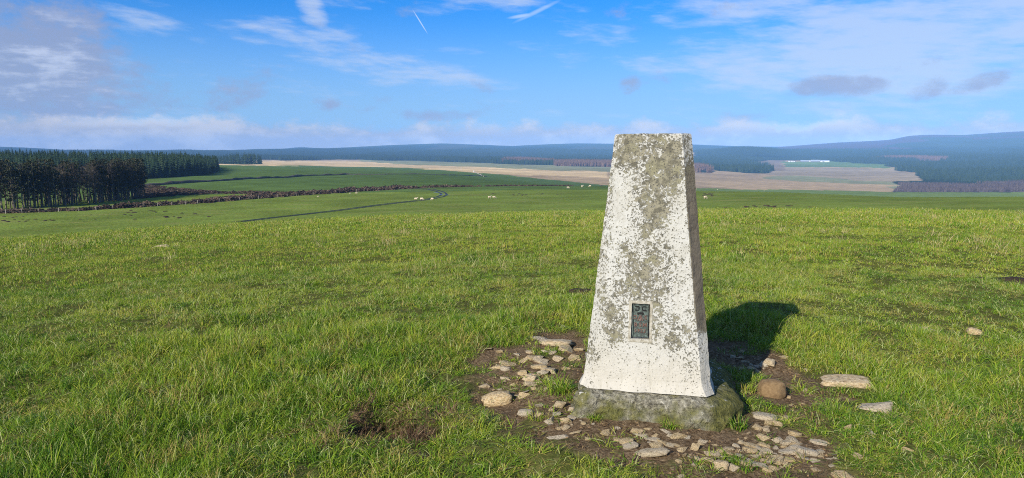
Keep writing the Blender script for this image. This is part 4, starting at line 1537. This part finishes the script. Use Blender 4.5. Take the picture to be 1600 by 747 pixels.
track_pix = [(372, 347), (420, 341), (480, 334.5), (540, 327.5), (600, 319.5), (650, 314), (675, 310.5), (688, 307.5), (694, 304.5), (692, 301.5), (684, 298.5), (674, 296.3), (655, 295), (630, 294.6)]
tp = path_points(track_pix, 2.0)
for side in (-1, 1):
    pts = []
    for i, p in enumerate(tp):
        a = tp[max(0, i - 1)]; b = tp[min(len(tp) - 1, i + 1)]
        d = b - a; d.z = 0; d.normalize()
        pts.append(p + Vector((d.y, -d.x, 0)) * side * (1.0 + .2 * mnoise.noise(p * .1)))
    o = link('track', ribbon('track', pts, .75, .07, m_mud))
    tag(o, 'muddy wheel rut of the farm track bending through the field', kind='structure')
for px, py in [(682, 301.5), (689, 304.8), (698, 305.2), (690, 302)]:
    p = at(px, py)
    me = mesh_from('puddle', [(math.cos(k * .7) * 1.1 * rm.uniform(.7, 1.1), math.sin(k * .7) * .8 * rm.uniform(.7, 1.1), 0) for k in range(9)], [tuple(range(9))], [m_water])
    o = link('puddle', me, None, (p.x, p.y, p.z + .13))
    tag(o, 'puddle shining on the bend of the muddy track', kind='structure')


# brown bank of heather and bracken with a fence
def bush_mesh(seed, mat):
    rnd = random.Random(seed)
    verts = []; faces = []
    for i in range(70):
        th = rnd.uniform(0, 6.28); u = rnd.random()
        rr = .5 * math.sqrt(rnd.random()); h = (1 - (rr / .5) ** 2) * .9 * rnd.uniform(.3, 1.05)
        c_ = Vector((math.cos(th) * rr, math.sin(th) * rr, h * .6))
        d = Vector((rnd.gauss(0, 1), rnd.gauss(0, 1), rnd.gauss(.6, .6))).normalized()
        s = d.cross(Vector((rnd.gauss(0, 1), rnd.gauss(0, 1), .1))).normalized()
        L = rnd.uniform(.16, .34); w = rnd.uniform(.06, .14)
        b = len(verts)
        verts += [tuple(c_ - s * w), tuple(c_ + s * w), tuple(c_ + d * L)]
        faces.append((b, b + 1, b + 2))
    return mesh_from('bush', verts, faces, [mat])


c_bush = proto_collection('bush_kind', [bush_mesh(i, m_bracken) for i in range(5)])
bank_pix = [(-40, 337), (0, 334), (60, 332), (130, 329.5), (200, 325), (300, 319), (400, 311), (480, 305), (560, 299.5), (640, 294.8), (720, 292.3), (800, 291), (880, 290.6), (940, 290.3)]
bp = path_points(bank_pix, 1.0)
px_of = [project(p.x, p.y, p.z)[0] for p in bp]
B = [[], [], []]
for p, ppx in zip(bp, px_of):
    out_dir = Vector((p.x, p.y, 0)).normalized()
    wid = np.interp(float(ppx), [-40, 150, 300, 420, 560, 650, 760, 940], [3.5, 4, 6, 16, 12, 9, 5, 4])
    hgt_ = np.interp(float(ppx), [-40, 150, 300, 420, 560, 650, 760, 940], [1.1, 1.2, 1.8, 1.7, 1.5, 1.6, 1.1, .6])
    gap = vnoise(p.x * .08, p.y * .08, 91)
    for k in range(int(2 + wid * .45)):
        if gap < .28 and rm.random() < .6: continue
        q = p + out_dir * rm.uniform(.6, wid) + Vector((rm.uniform(-.8, .8), 0, 0))
        h = hgt_ * rm.uniform(.45, 1.15) * (.6 + .8 * gap)
        B[0].append(q)
        B[1].append((0, 0, rm.uniform(0, 6.28))); B[2].append((h * 1.7, h * 1.7, h * 1.25))
B[0] = [tuple(q) for q in drop(B[0], -.05)]
nb_ = len(B[0])
scatter('heather_bank', B[0], B[1], B[2], RNG.integers(0, 5, nb_), c_bush, 'long brown bank of heather and bracken across the fields', 'heather')
B = [[], [], []]
wedge = np.array([(212, 294), (228, 290), (262, 292.5), (300, 297), (345, 300.5), (420, 300), (420, 303.5), (330, 303), (255, 308), (212, 311)])
while len(B[0]) < 650:
    px, py = rm.uniform(210, 425), rm.uniform(289, 311)
    if not in_poly(np.array([px]), np.array([py]), [tuple(q) for q in wedge])[0]: continue
    p = at(px, py)
    h = rm.uniform(.5, 1.3)
    B[0].append(tuple(p)); B[1].append((0, 0, rm.uniform(0, 6.28))); B[2].append((h * 2, h * 2, h))
scatter('bracken_patch', B[0], B[1], B[2], RNG.integers(0, 5, len(B[0])), c_bush, 'brown wedge of bracken at the right end of the near wood', 'bracken')

fence = empty('field_fence', tuple(bp[0]))
tag(fence, 'weathered post and wire fence along the front of the brown bank', 'fence')
bm = bmesh.new()
box_bm(bm, -.06, .06, -.06, .06, -.3, 1.05)
for v in bm.verts:
    if v.co.z > 1: v.co.x *= .8; v.co.y *= .8
post_me = bm_mesh('post', bm, [m_post])
acc = 0.0; tops = []
for a, b in zip(bp, bp[1:]):
    acc += (b - a).length
    if acc > 3.3 and project(b.x, b.y, b.z)[0] < 640:
        acc = 0.0
        o = link('post', post_me, fence)
        o.location = b - fence.location
        o.rotation_euler = (rm.gauss(0, .05), rm.gauss(0, .05), rm.uniform(0, 1))
        tops.append(b - fence.location)
for hh_ in (.45, .95):
    v_ = []; f_ = []
    for p in tops:
        v_ += [(p.x, p.y, p.z + hh_ - .008), (p.x, p.y, p.z + hh_ + .008), (p.x + .012, p.y + .012, p.z + hh_)]
    for i in range(len(tops) - 1):
        b = 3 * i
        f_ += [(b, b + 1, b + 4, b + 3), (b + 1, b + 2, b + 5, b + 4), (b + 2, b, b + 3, b + 5)]
    link('wire', mesh_from('wire', v_, f_, [m_post]), fence)


def dyke(name, pix, h, w, mat, label, cat, hfun=None):
    pts = path_points(pix, 2.5)
    verts = []; faces = []
    n = len(pts)
    for i, p in enumerate(pts):
        a = pts[max(0, i - 1)]; b = pts[min(n - 1, i + 1)]
        d = b - a; d.z = 0; d.normalize(); s = Vector((d.y, -d.x, 0))
        hh_ = h * (.8 + .5 * mnoise.noise(p * .12)) * (hfun(i / n) if hfun else 1)
        for k, (o_, z_) in enumerate([(-.5, -.5), (-.42, .6), (-.2, 1.0), (.2, .97), (.42, .55), (.5, -.5)]):
            jit = mnoise.noise(p * .9 + Vector((k, 0, 0))) * .25
            verts.append(tuple(p + s * (o_ * w * (1 + jit)) + Vector((0, 0, z_ * hh_ * (1 + jit)))))
    for i in range(n - 1):
        for k in range(5):
            faces.append((6 * i + k, 6 * i + 6 + k, 6 * i + 7 + k, 6 * i + 1 + k))
    o = link(name, mesh_from(name, verts, faces, [mat]))
    return tag(o, label, cat)


dyke('field_dyke', [(222, 291.5), (280, 287), (340, 283.3), (400, 279.5), (470, 275.6), (540, 273), (600, 272.8), (700, 274), (760, 276)], 1.35, 2.2, m_wallst,
     'long low dark stone dyke dividing the far green fields', 'wall', lambda f: 1.0 if f < .5 else .55)
dyke('field_dyke', [(742, 269.5), (748, 272), (757, 276.5)], .7, 1.0, m_post, 'short pale wall end running down from the small white hut', 'wall')

for px, py, w_, lab in [(547, 302.4, .8, 'left one of two pale boulders below the brown bank'), (557, 302.0, .9, 'right one of two pale boulders below the brown bank'),
                        (497, 307.2, .6, 'lone pale boulder in the field below the middle of the brown bank')]:
    p = at(px, py)
    o = link('stone', BIG[int(px) % 12], None, (p.x, p.y, p.z + .1))
    o.scale = (w_ * 1.3, w_, w_ * .7)
    tag(o, lab, 'stone', 'pale boulders below the brown bank')

# small white hut at the end of the pale wall
def shed(name, L, Wd, H, roof_h, wall_m, roof_m, loc, rz, label, cat='building', group=None, parts=True):
    e = empty(name, loc, rz)
    tag(e, label, cat, group)
    verts = [(-L / 2, -Wd / 2, -2), (L / 2, -Wd / 2, -2), (L / 2, Wd / 2, -2), (-L / 2, Wd / 2, -2), (-L / 2, -Wd / 2, H), (L / 2, -Wd / 2, H), (L / 2, Wd / 2, H), (-L / 2, Wd / 2, H), (-L / 2, 0, H + roof_h), (L / 2, 0, H + roof_h)]
    link('wall', mesh_from('wall', verts, [(0, 1, 5, 4), (1, 2, 6, 9, 5), (2, 3, 7, 6), (3, 0, 4, 8, 7)], [wall_m]), e)
    o_ = .25; k = roof_h / (Wd / 2)
    rv = [(-L / 2 - o_, -Wd / 2 - o_, H - o_ * k + .03), (L / 2 + o_, -Wd / 2 - o_, H - o_ * k + .03), (L / 2 + o_, 0, H + roof_h + .03), (-L / 2 - o_, 0, H + roof_h + .03), (L / 2 + o_, Wd / 2 + o_, H - o_ * k + .03), (-L / 2 - o_, Wd / 2 + o_, H - o_ * k + .03)]
    rv += [(x, y, z + .12) for x, y, z in rv]
    link('roof', mesh_from('roof', rv, [(3, 2, 1, 0), (5, 4, 2, 3), (6, 7, 8, 9), (9, 8, 10, 11), (0, 1, 7, 6), (4, 5, 11, 10), (1, 2, 8, 7), (2, 4, 10, 8), (3, 0, 6, 9), (5, 3, 9, 11)], [roof_m]), e)
    dv = [(-.12 * L, -Wd / 2 - .04, 0), (.06 * L, -Wd / 2 - .04, 0), (.06 * L, -Wd / 2 - .04, H * .72), (-.12 * L, -Wd / 2 - .04, H * .72)]
    dv += [(x, y + .06, z) for x, y, z in dv]
    link('door', mesh_from('door', dv, [(0, 1, 2, 3), (1, 5, 6, 2), (3, 2, 6, 7), (4, 0, 3, 7)], [m_roof2]), e)
    return e


p = at(740, 269.2)
shed('hut', 1.5, 1.3, 1.5, .35, m_white, m_white, p, 0, 'tiny white hut at the head of the short pale wall')
for (px, L, Wd, H, rh, wm, rmat, rz, lab) in [
        (1235, 26, 14, 5, 2, m_white, m_roof, .15, 'small white farmhouse at the left end of the distant farm'),
        (1240, 20, 12, 5, 2, m_white, m_roof2, -.3, 'low slate roofed house beside the leftmost distant farmhouse'),
        (1257, 46, 22, 6, 4, m_roof2, m_roof, .05, 'pale roofed barn left of the middle of the distant farm'),
        (1265, 16, 10, 6, 3, m_white, m_white, .5, 'bright white gabled house in the middle of the distant farm'),
        (1274, 52, 24, 7, 5, m_roof2, m_roof, -.05, 'large bluish roofed barn right of the white gabled house'),
        (1287, 62, 22, 6, 4, m_white, m_roof, .03, 'long white shed at the right end of the distant farm')]:
    p = at(px, 253.2, 1500)
    shed('farm_building', L * .72, Wd * .8, H * .75, rh * .8, wm, rmat, p, rz - math.atan2(p.x, p.y), lab, 'building', 'buildings of the distant farm')


# ------------------------------------------------------------------ sheep
def sheep_mesh(seed, graze):
    rnd = random.Random(seed)
    bm = bmesh.new()

    def ell(c_, r_, rot=None, sub=2):
        m = Matrix.Translation(c_) @ (rot or Matrix()) @ Matrix.Diagonal((*r_, 1))
        bmesh.ops.create_icosphere(bm, subdivisions=sub, radius=1.0, matrix=m)

    def limb(a, b, ra, rb):
        a = Vector(a); b = Vector(b); d = b - a
        m = Matrix.Translation((a + b) / 2) @ d.to_track_quat('Z', 'Y').to_matrix().to_4x4()
        bmesh.ops.create_cone(bm, cap_ends=True, segments=8, radius1=ra, radius2=rb, depth=d.length, matrix=m)
    ell((0, 0, .60), (.50, .25, .27)); ell((.27, 0, .62), (.25, .23, .27)); ell((-.28, 0, .61), (.26, .25, .27)); ell((0, 0, .50), (.38, .24, .22))
    if graze:
        limb((.42, 0, .60), (.72, 0, .28), .13, .085); ell((.78, 0, .17), (.085, .07, .15), Matrix.Rotation(R(-25), 4, 'Y')); ears = (.74, .28)
    else:
        limb((.40, 0, .68), (.60, 0, .92), .14, .085); ell((.69, 0, .95), (.15, .075, .085), Matrix.Rotation(R(20), 4, 'Y')); ears = (.60, 1.0)
    for s in (-1, 1):
        ell((ears[0], s * .11, ears[1]), (.035, .075, .025), None, 1)
        for x, k in ((.30, .03), (-.34, -.04)):
            limb((x, s * .13, .45), (x + k, s * .13, .24), .075, .042); limb((x + k, s * .13, .26), (x, s * .13, .0), .042, .034)
    limb((-.50, 0, .66), (-.58, 0, .44), .05, .025)
    me = bm_mesh('sheep', bm)
    tmp = bpy.data.objects.new('sheep_tmp', me); COL.objects.link(tmp)
    md = tmp.modifiers.new('r', 'REMESH'); md.mode = 'VOXEL'; md.voxel_size = .033
    bpy.context.view_layer.update()
    res = bpy.data.meshes.new_from_object(tmp.evaluated_get(bpy.context.evaluated_depsgraph_get()))
    bpy.data.objects.remove(tmp)
    res.materials.clear(); res.materials.append(m_wool)
    res.polygons.foreach_set('use_smooth', np.ones(len(res.polygons), bool))
    for v in res.vertices:
        if v.co.z > .3 and v.co.x < .5:
            k = mnoise.noise(v.co * 14) * .02
            v.co += v.normal * k
    return res


SH = [sheep_mesh(1, True), sheep_mesh(2, False)]
SHEEP = [(650, 312.8, 1, 0, 'leftmost of the three sheep beside the muddy track'), (659, 312.8, 0, 0, 'middle one of the three sheep beside the muddy track'), (675.5, 313.0, 0, 2.6, 'rightmost of the three sheep beside the muddy track'),
         (765, 310.2, 1, .5, 'left one of the pair of sheep in the middle field'), (772, 310.2, 0, .3, 'right one of the pair of sheep in the middle field'),
         (887.5, 294.6, 0, 0, 'leftmost of three distant sheep just left of the pillar'), (909.5, 293.0, 1, .3, 'middle one of three distant sheep left of the pillar'), (922, 292.6, 0, 3, 'distant sheep nearest to the left side of the pillar'),
         (1088, 296.0, 0, .1, 'distant sheep close to the right side of the pillar'), (1121, 297.0, 0, 3.0, 'lone distant sheep between the pillar and the larger one'), (1194, 299.0, 1, 3.1, 'larger sheep standing side on near the far field edge at right'),
         (1102, 310.6, 0, .4, 'lowest sheep right of the pillar near the molehills')]
for px, py, k, rz, lab in SHEEP:
    p = at(px, py, 60)
    o = link('sheep', SH[1 - k if False else (0 if k == 0 else 1)], None, (p.x, p.y, p.z - .02))
    o.rotation_euler.z = rz
    o.scale = (.92, .92, .92)
    tag(o, lab, 'sheep', 'sheep grazing in the fields')


# ------------------------------------------------------------------ trees
def tube(verts, faces, a, b, ra, rb, n=5):
    a = Vector(a); b = Vector(b); d = (b - a).normalized()
    s = d.cross(Vector((.3, .9, .2))).normalized(); u = d.cross(s)
    k0 = len(verts)
    for p, r_ in ((a, ra), (b, rb)):
        for i in range(n):
            th = 6.283 * i / n
            verts.append(tuple(p + s * (math.cos(th) * r_) + u * (math.sin(th) * r_)))
    for i in range(n):
        j = (i + 1) % n
        faces.append((k0 + i, k0 + j, k0 + n + j, k0 + n + i))


def pine_meshes(seed, H=12.0, bare=False):
    rnd = random.Random(seed)
    tv, tf, cv, cf = [], [], [], []
    p = Vector((0, 0, -.4)); lean = Vector((rnd.gauss(0, .03), rnd.gauss(0, .03), 1))
    segs = 6; pts = [p.copy()]
    for i in range(segs):
        p = p + lean.normalized() * ((H + .4) / segs) + Vector((rnd.gauss(0, .08), rnd.gauss(0, .08), 0))
        pts.append(p.copy())
    for i in range(segs):
        f0, f1 = i / segs, (i + 1) / segs
        tube(tv, tf, pts[i], pts[i + 1], .19 * (1 - f0 * .85), .19 * (1 - f1 * .85), 6)

    def on(f):
        k = min(segs - 1, int(f * segs)); return pts[k].lerp(pts[k + 1], f * segs - k)
    nb_ = 46 if not bare else 60
    for i in range(nb_):
        f = rnd.uniform(.18, .99) if not bare else rnd.uniform(.3, .99)
        a = rnd.uniform(0, 6.283)
        o_ = on(f)
        L = (1 - f) * 2.2 + .9 if f > .45 else rnd.uniform(.5, 1.5)
        L *= rnd.uniform(.6, 1.2)
        up = rnd.uniform(-.15, .5) if not bare else rnd.uniform(.5, 1.2)
        d = Vector((math.cos(a), math.sin(a), up)).normalized()
        e = o_ + d * L
        tube(tv, tf, o_, e, .035, .012, 3)
        if bare:
            for k in range(14):
                q = o_.lerp(e, rnd.uniform(.3, 1)); dd = (d + Vector((rnd.gauss(0, .6), rnd.gauss(0, .6), rnd.gauss(.3, .4)))).normalized()
                sd_ = dd.cross(Vector((rnd.gauss(0, 1), rnd.gauss(0, 1), rnd.gauss(0, 1)))).normalized() * .022
                l2 = rnd.uniform(.4, 1.0); b = len(cv)
                cv.extend([tuple(q - sd_), tuple(q + sd_), tuple(q + dd * l2)]); cf.append((b, b + 1, b + 2))
        elif f > .38 or rnd.random() < .4:
            for k in range(12):
                q = o_.lerp(e, rnd.uniform(.35, 1.1)) + Vector((rnd.gauss(0, .14), rnd.gauss(0, .14), rnd.gauss(0, .12)))
                nrm = Vector((rnd.gauss(0, 1), rnd.gauss(0, 1), rnd.gauss(0, 1))).normalized()
                s1 = nrm.orthogonal().normalized() * rnd.uniform(.10, .24); s2 = nrm.cross(s1).normalized() * rnd.uniform(.10, .20)
                b = len(cv)
                cv.extend([tuple(q - s1), tuple(q + s2), tuple(q + s1), tuple(q - s2 + nrm * .08)]); cf.append((b, b + 1, b + 2, b + 3))
    tr = mesh_from('trunk', tv, tf, [m_bark], True)
    cr = mesh_from('crown', cv, cf, [m_twig if bare else m_pine])
    return tr, cr


PINES = [pine_meshes(400 + i) for i in range(5)] + [pine_meshes(450 + i, 11.0, True) for i in range(3)]
line = [(-30, 330), (0, 328.5), (40, 327), (90, 323), (150, 318.5), (200, 312.5), (226, 309)]
lp = path_points(line, 1.2)
rt = random.Random(21)
cnt = 0
for i in range(240):
    q = rt.choice(lp)
    row = rt.choice([0, 0, 1, 1, 2, 3, 4, 5, 6])
    od = Vector((q.x, q.y, 0)).normalized()
    q2 = q + od * (1.0 + row * rt.uniform(2.5, 5.0)) + Vector((rt.gauss(0, .6), 0, 0))
    z = float(ground_z(np.array([q2.x]), np.array([q2.y]))[0])
    bare = rt.random() < (.34 if row == 0 else .2)
    k = rt.randrange(5) if not bare else 5 + rt.randrange(3)
    s_ = rt.uniform(.78, 1.12)
    e = empty('bare_tree' if bare else 'pine_tree', (q2.x, q2.y, z), rt.uniform(0, 6.28))
    e.scale = (s_, s_, s_)
    link('trunk', PINES[k][0], e); link('crown', PINES[k][1], e)
    if bare:
        tag(e, 'leafless grey-brown tree among the pines of the near left wood', 'tree', 'leafless trees of the near left wood')
    else:
        tag(e, 'tall thin trunked pine of the near left wood', 'tree', 'pines of the near left wood')


def conifer_mesh(seed, H=14.0, W_=2.6, whorls=11, arms=8, mat=None, bark=True):
    rnd = random.Random(seed)
    v_, f_, mi = [], [], []
    if bark:
        tube(v_, f_, (0, 0, -.5), (0, 0, H * .96), .20, .03, 5); mi += [1] * len(f_)
    for w in range(whorls):
        f = w / (whorls - 1)
        z = H * (.10 + .86 * f)
        rr = W_ * (1 - f) ** .85 + .15
        a0 = rnd.uniform(0, 6.28)
        for k in range(arms):
            a = a0 + 6.283 * k / arms + rnd.gauss(0, .18)
            L = rr * rnd.uniform(.72, 1.12)
            drop = L * rnd.uniform(.18, .42)
            dx, dy = math.cos(a), math.sin(a); hw_ = L * rnd.uniform(.26, .40)
            b = len(v_); zt = z + H / whorls * .75
            v_ += [(0, 0, zt), (dx * L * .55 - dy * hw_, dy * L * .55 + dx * hw_, z - drop * .35), (dx * L, dy * L, z - drop), (dx * L * .55 + dy * hw_, dy * L * .55 - dx * hw_, z - drop * .35)]
            f_ += [(b, b + 1, b + 2), (b, b + 2, b + 3)]; mi += [0, 0]
    b = len(v_)
    v_ += [(.12, 0, H * .9), (-.08, .1, H * .9), (-.08, -.1, H * .9), (0, 0, H * 1.05)]
    f_ += [(b, b + 1, b + 3), (b + 1, b + 2, b + 3), (b + 2, b, b + 3)]; mi += [0] * 3
    return mesh_from('conifer', v_, f_, [mat or m_needle, m_bark], False, mi)


CON = [conifer_mesh(500 + i, rnd_h, w) for i, (rnd_h, w) in enumerate([(14, 2.6), (13, 2.3), (15, 2.8), (14, 2.2), (12.5, 2.7), (13.5, 2.4)])]
# the spruce wood on the left: sample its ground, show the front trees singly
cand = []
n = 0
xx = RNG.uniform(-760, -190, 60000); yy = RNG.uniform(330, 1050, 60000)
zz = ground_z(xx, yy)
rr = np.hypot(xx, yy)
ppx, ppy = project(xx, yy, zz)
front_r = np.interp(ppx, [-200, 0, 180, 225, 260, 300, 322, 336, 340], [430, 440, 460, 470, 480, 500, 520, 560, 640])
ok = (ppx > -140) & (ppx < 340) & (rr > front_r) & (rr < front_r + 260)
xx, yy, zz, rr, ppx, fr = xx[ok], yy[ok], zz[ok], rr[ok], ppx[ok], front_r[ok]
grid = {}
keep = []
for i in np.argsort(rr - fr):
    key = (int(xx[i] / 3.0), int(yy[i] / 3.6))
    if key in grid: continue
    grid[key] = 1; keep.append(i)
print('spruces', len(keep))
singles = [i for i in keep if ppx[i] > 185 and rr[i] - fr[i] < 40][:200]
rest_set = set(singles)
more = [i for i in keep if i not in rest_set and ppx[i] <= 185 and ppx[i] > -20 and rr[i] - fr[i] < 30][:80]
rest_set |= set(more)
for i in singles + more:
    o = link('spruce_tree', CON[rt.randrange(6)], None, (float(xx[i]), float(yy[i]), float(zz[i])))
    s_ = rt.uniform(.66, 1.12) * float(np.interp(ppx[i], [290, 338], [1.0, .78])); w_ = s_ * rt.uniform(1.0, 1.5); o.scale = (w_, w_, s_); o.rotation_euler.z = rt.uniform(0, 6.28)
    if ppx[i] > 185:
        tag(o, 'dark spruce at the open right hand edge of the far left wood', 'tree', 'spruces at the edge of the far left wood')
    else:
        tag(o, 'dark spruce rising behind the near pines on the left', 'tree', 'spruces behind the near pines')
rest = [i for i in keep if i not in rest_set]
c_con = proto_collection('spruce_kind', CON)
nr_ = len(rest)
sc_ = RNG.uniform(.70, 1.14, nr_) * np.interp(ppx[rest], [280, 338], [1.0, .82])
scatter('spruce_wood', np.stack([xx[rest], yy[rest], zz[rest]], -1), np.stack([np.zeros(nr_), np.zeros(nr_), RNG.uniform(0, 6.28, nr_)], -1), np.stack([sc_ * 1.25, sc_ * 1.25, sc_], -1), RNG.integers(0, 6, nr_), c_con,
        'dense dark spruce wood massed behind its front rows on the left', 'wood')

# far plantations
FARC = [conifer_mesh(600 + i, 12 + i % 3, 2.4, 5, 6, None, False) for i in range(4)]
LAR = [conifer_mesh(620 + i, 12 + i % 2, 2.2, 5, 6, m_larch, False) for i in range(3)]
c_far = proto_collection('far_spruce_kind', FARC)
c_lar = proto_collection('larch_kind', LAR)


def plantation(polys, n, px0, px1, coll, nk, name, label, exclude=None, r_lo=700, r_hi=5200):
    az = RNG.uniform(px_az(px0), px_az(px1), n)
    r = np.sqrt(RNG.uniform(r_lo ** 2, r_hi ** 2, n))
    x = r * np.sin(az); y = r * np.cos(az); z = ground_z(x, y)
    ppx_, ppy_ = project(x, y, z)
    ppx_ = ppx_ + (fbm(x * .005, y * .005, 97, 3) - .5) * 46; ppy_ = ppy_ + (fbm(x * .006, y * .003, 98, 3) - .5) * 3.4
    ok_ = np.zeros(n, bool)
    for poly, a, b in polys:
        ok_ |= (r > a) & (r < b) & in_poly(ppx_, ppy_, poly)
    for poly, a, b in (exclude or []):
        ok_ &= ~((r > a) & (r < b) & in_poly(ppx_, ppy_, poly))
    # rides and age classes
    ok_ &= fbm(x * .004, y * .004, 95, 2) > .24
    x, y, z = x[ok_], y[ok_], z[ok_]
    m_ = len(x)
    s_ = (.55 + .75 * sstep(fbm(x * .003, y * .003, 96, 2), .35, .65)) * RNG.uniform(.8, 1.15, m_)
    scatter(name, np.stack([x, y, z], -1), np.stack([np.zeros(m_), np.zeros(m_), RNG.uniform(0, 6.28, m_)], -1), np.stack([s_ * 1.25, s_ * 1.25, s_], -1), RNG.integers(0, nk, m_), coll, label, 'forest')
    print(name, m_)


plantation(SPRUCE_POLYS, 300000, -250, 1850, c_far, 4, 'far_forest', 'blue-green conifer forest covering the distant plain and hills', LARCH_POLYS + BIRCH_POLYS)
plantation(LARCH_POLYS, 420000, 760, 1680, c_lar, 3, 'larch_plantation', 'reddish brown blocks of bare larch among the distant forest')
c_bir = proto_collection('birch_kind', [conifer_mesh(640 + i, 8 + i % 2, 2.4, 4, 6, m_birch, False) for i in range(3)])
plantation(BIRCH_POLYS, 60000, 1360, 1700, c_bir, 3, 'birch_wood', 'dull purple-brown bare wood at the foot of the forest on the right', None, 700, 2600)
# tall shelter belt above the moor, right of the spruce wood
xb, yb, zb = [], [], []
for i in range(330):
    px = rm.uniform(326, 412)
    rr_ = rm.uniform(1500, 1640)
    a = px_az(px); xb.append(rr_ * math.sin(a)); yb.append(rr_ * math.cos(a))
xb = np.array(xb); yb = np.array(yb); zb = ground_z(xb, yb)
sb = np.interp(np.degrees(np.arctan2(xb, yb)), [math.degrees(px_az(v)) for v in (326, 350, 376, 379, 384, 405, 412)], [.9, 1.2, 1.65, .8, 1.7, 1.7, 1.1]) * RNG.uniform(.85, 1.1, len(xb))
scatter('shelter_belt', np.stack([xb, yb, zb], -1), np.zeros((len(xb), 3)), np.stack([sb, sb, sb], -1), RNG.integers(0, 4, len(xb)), c_far, 'hazy belt of tall conifers above the straw moor beside the left wood', 'wood')

# ------------------------------------------------------------------ haze
bm = bmesh.new()
box_bm(bm, -9900, 9900, -9900, 9900, float(TAB.min()) - 12, float(TAB.max()) + 25)
hz = link('haze', bm_mesh('haze', bm))
m_haze, t, out = material('pale_blue_air')
pv = t.node('ShaderNodeVolumePrincipled')
pv.inputs['Color'].default_value = (.26, .54, 1.0, 1)
pv.inputs['Density'].default_value = 9.5e-5
pv.inputs['Anisotropy'].default_value = -0.3
t.l.new(pv.outputs[0], out.inputs['Volume'])
hz.data.materials.append(m_haze)
tag(hz, 'thin blue haze lying over the distant land', 'haze', kind='stuff')
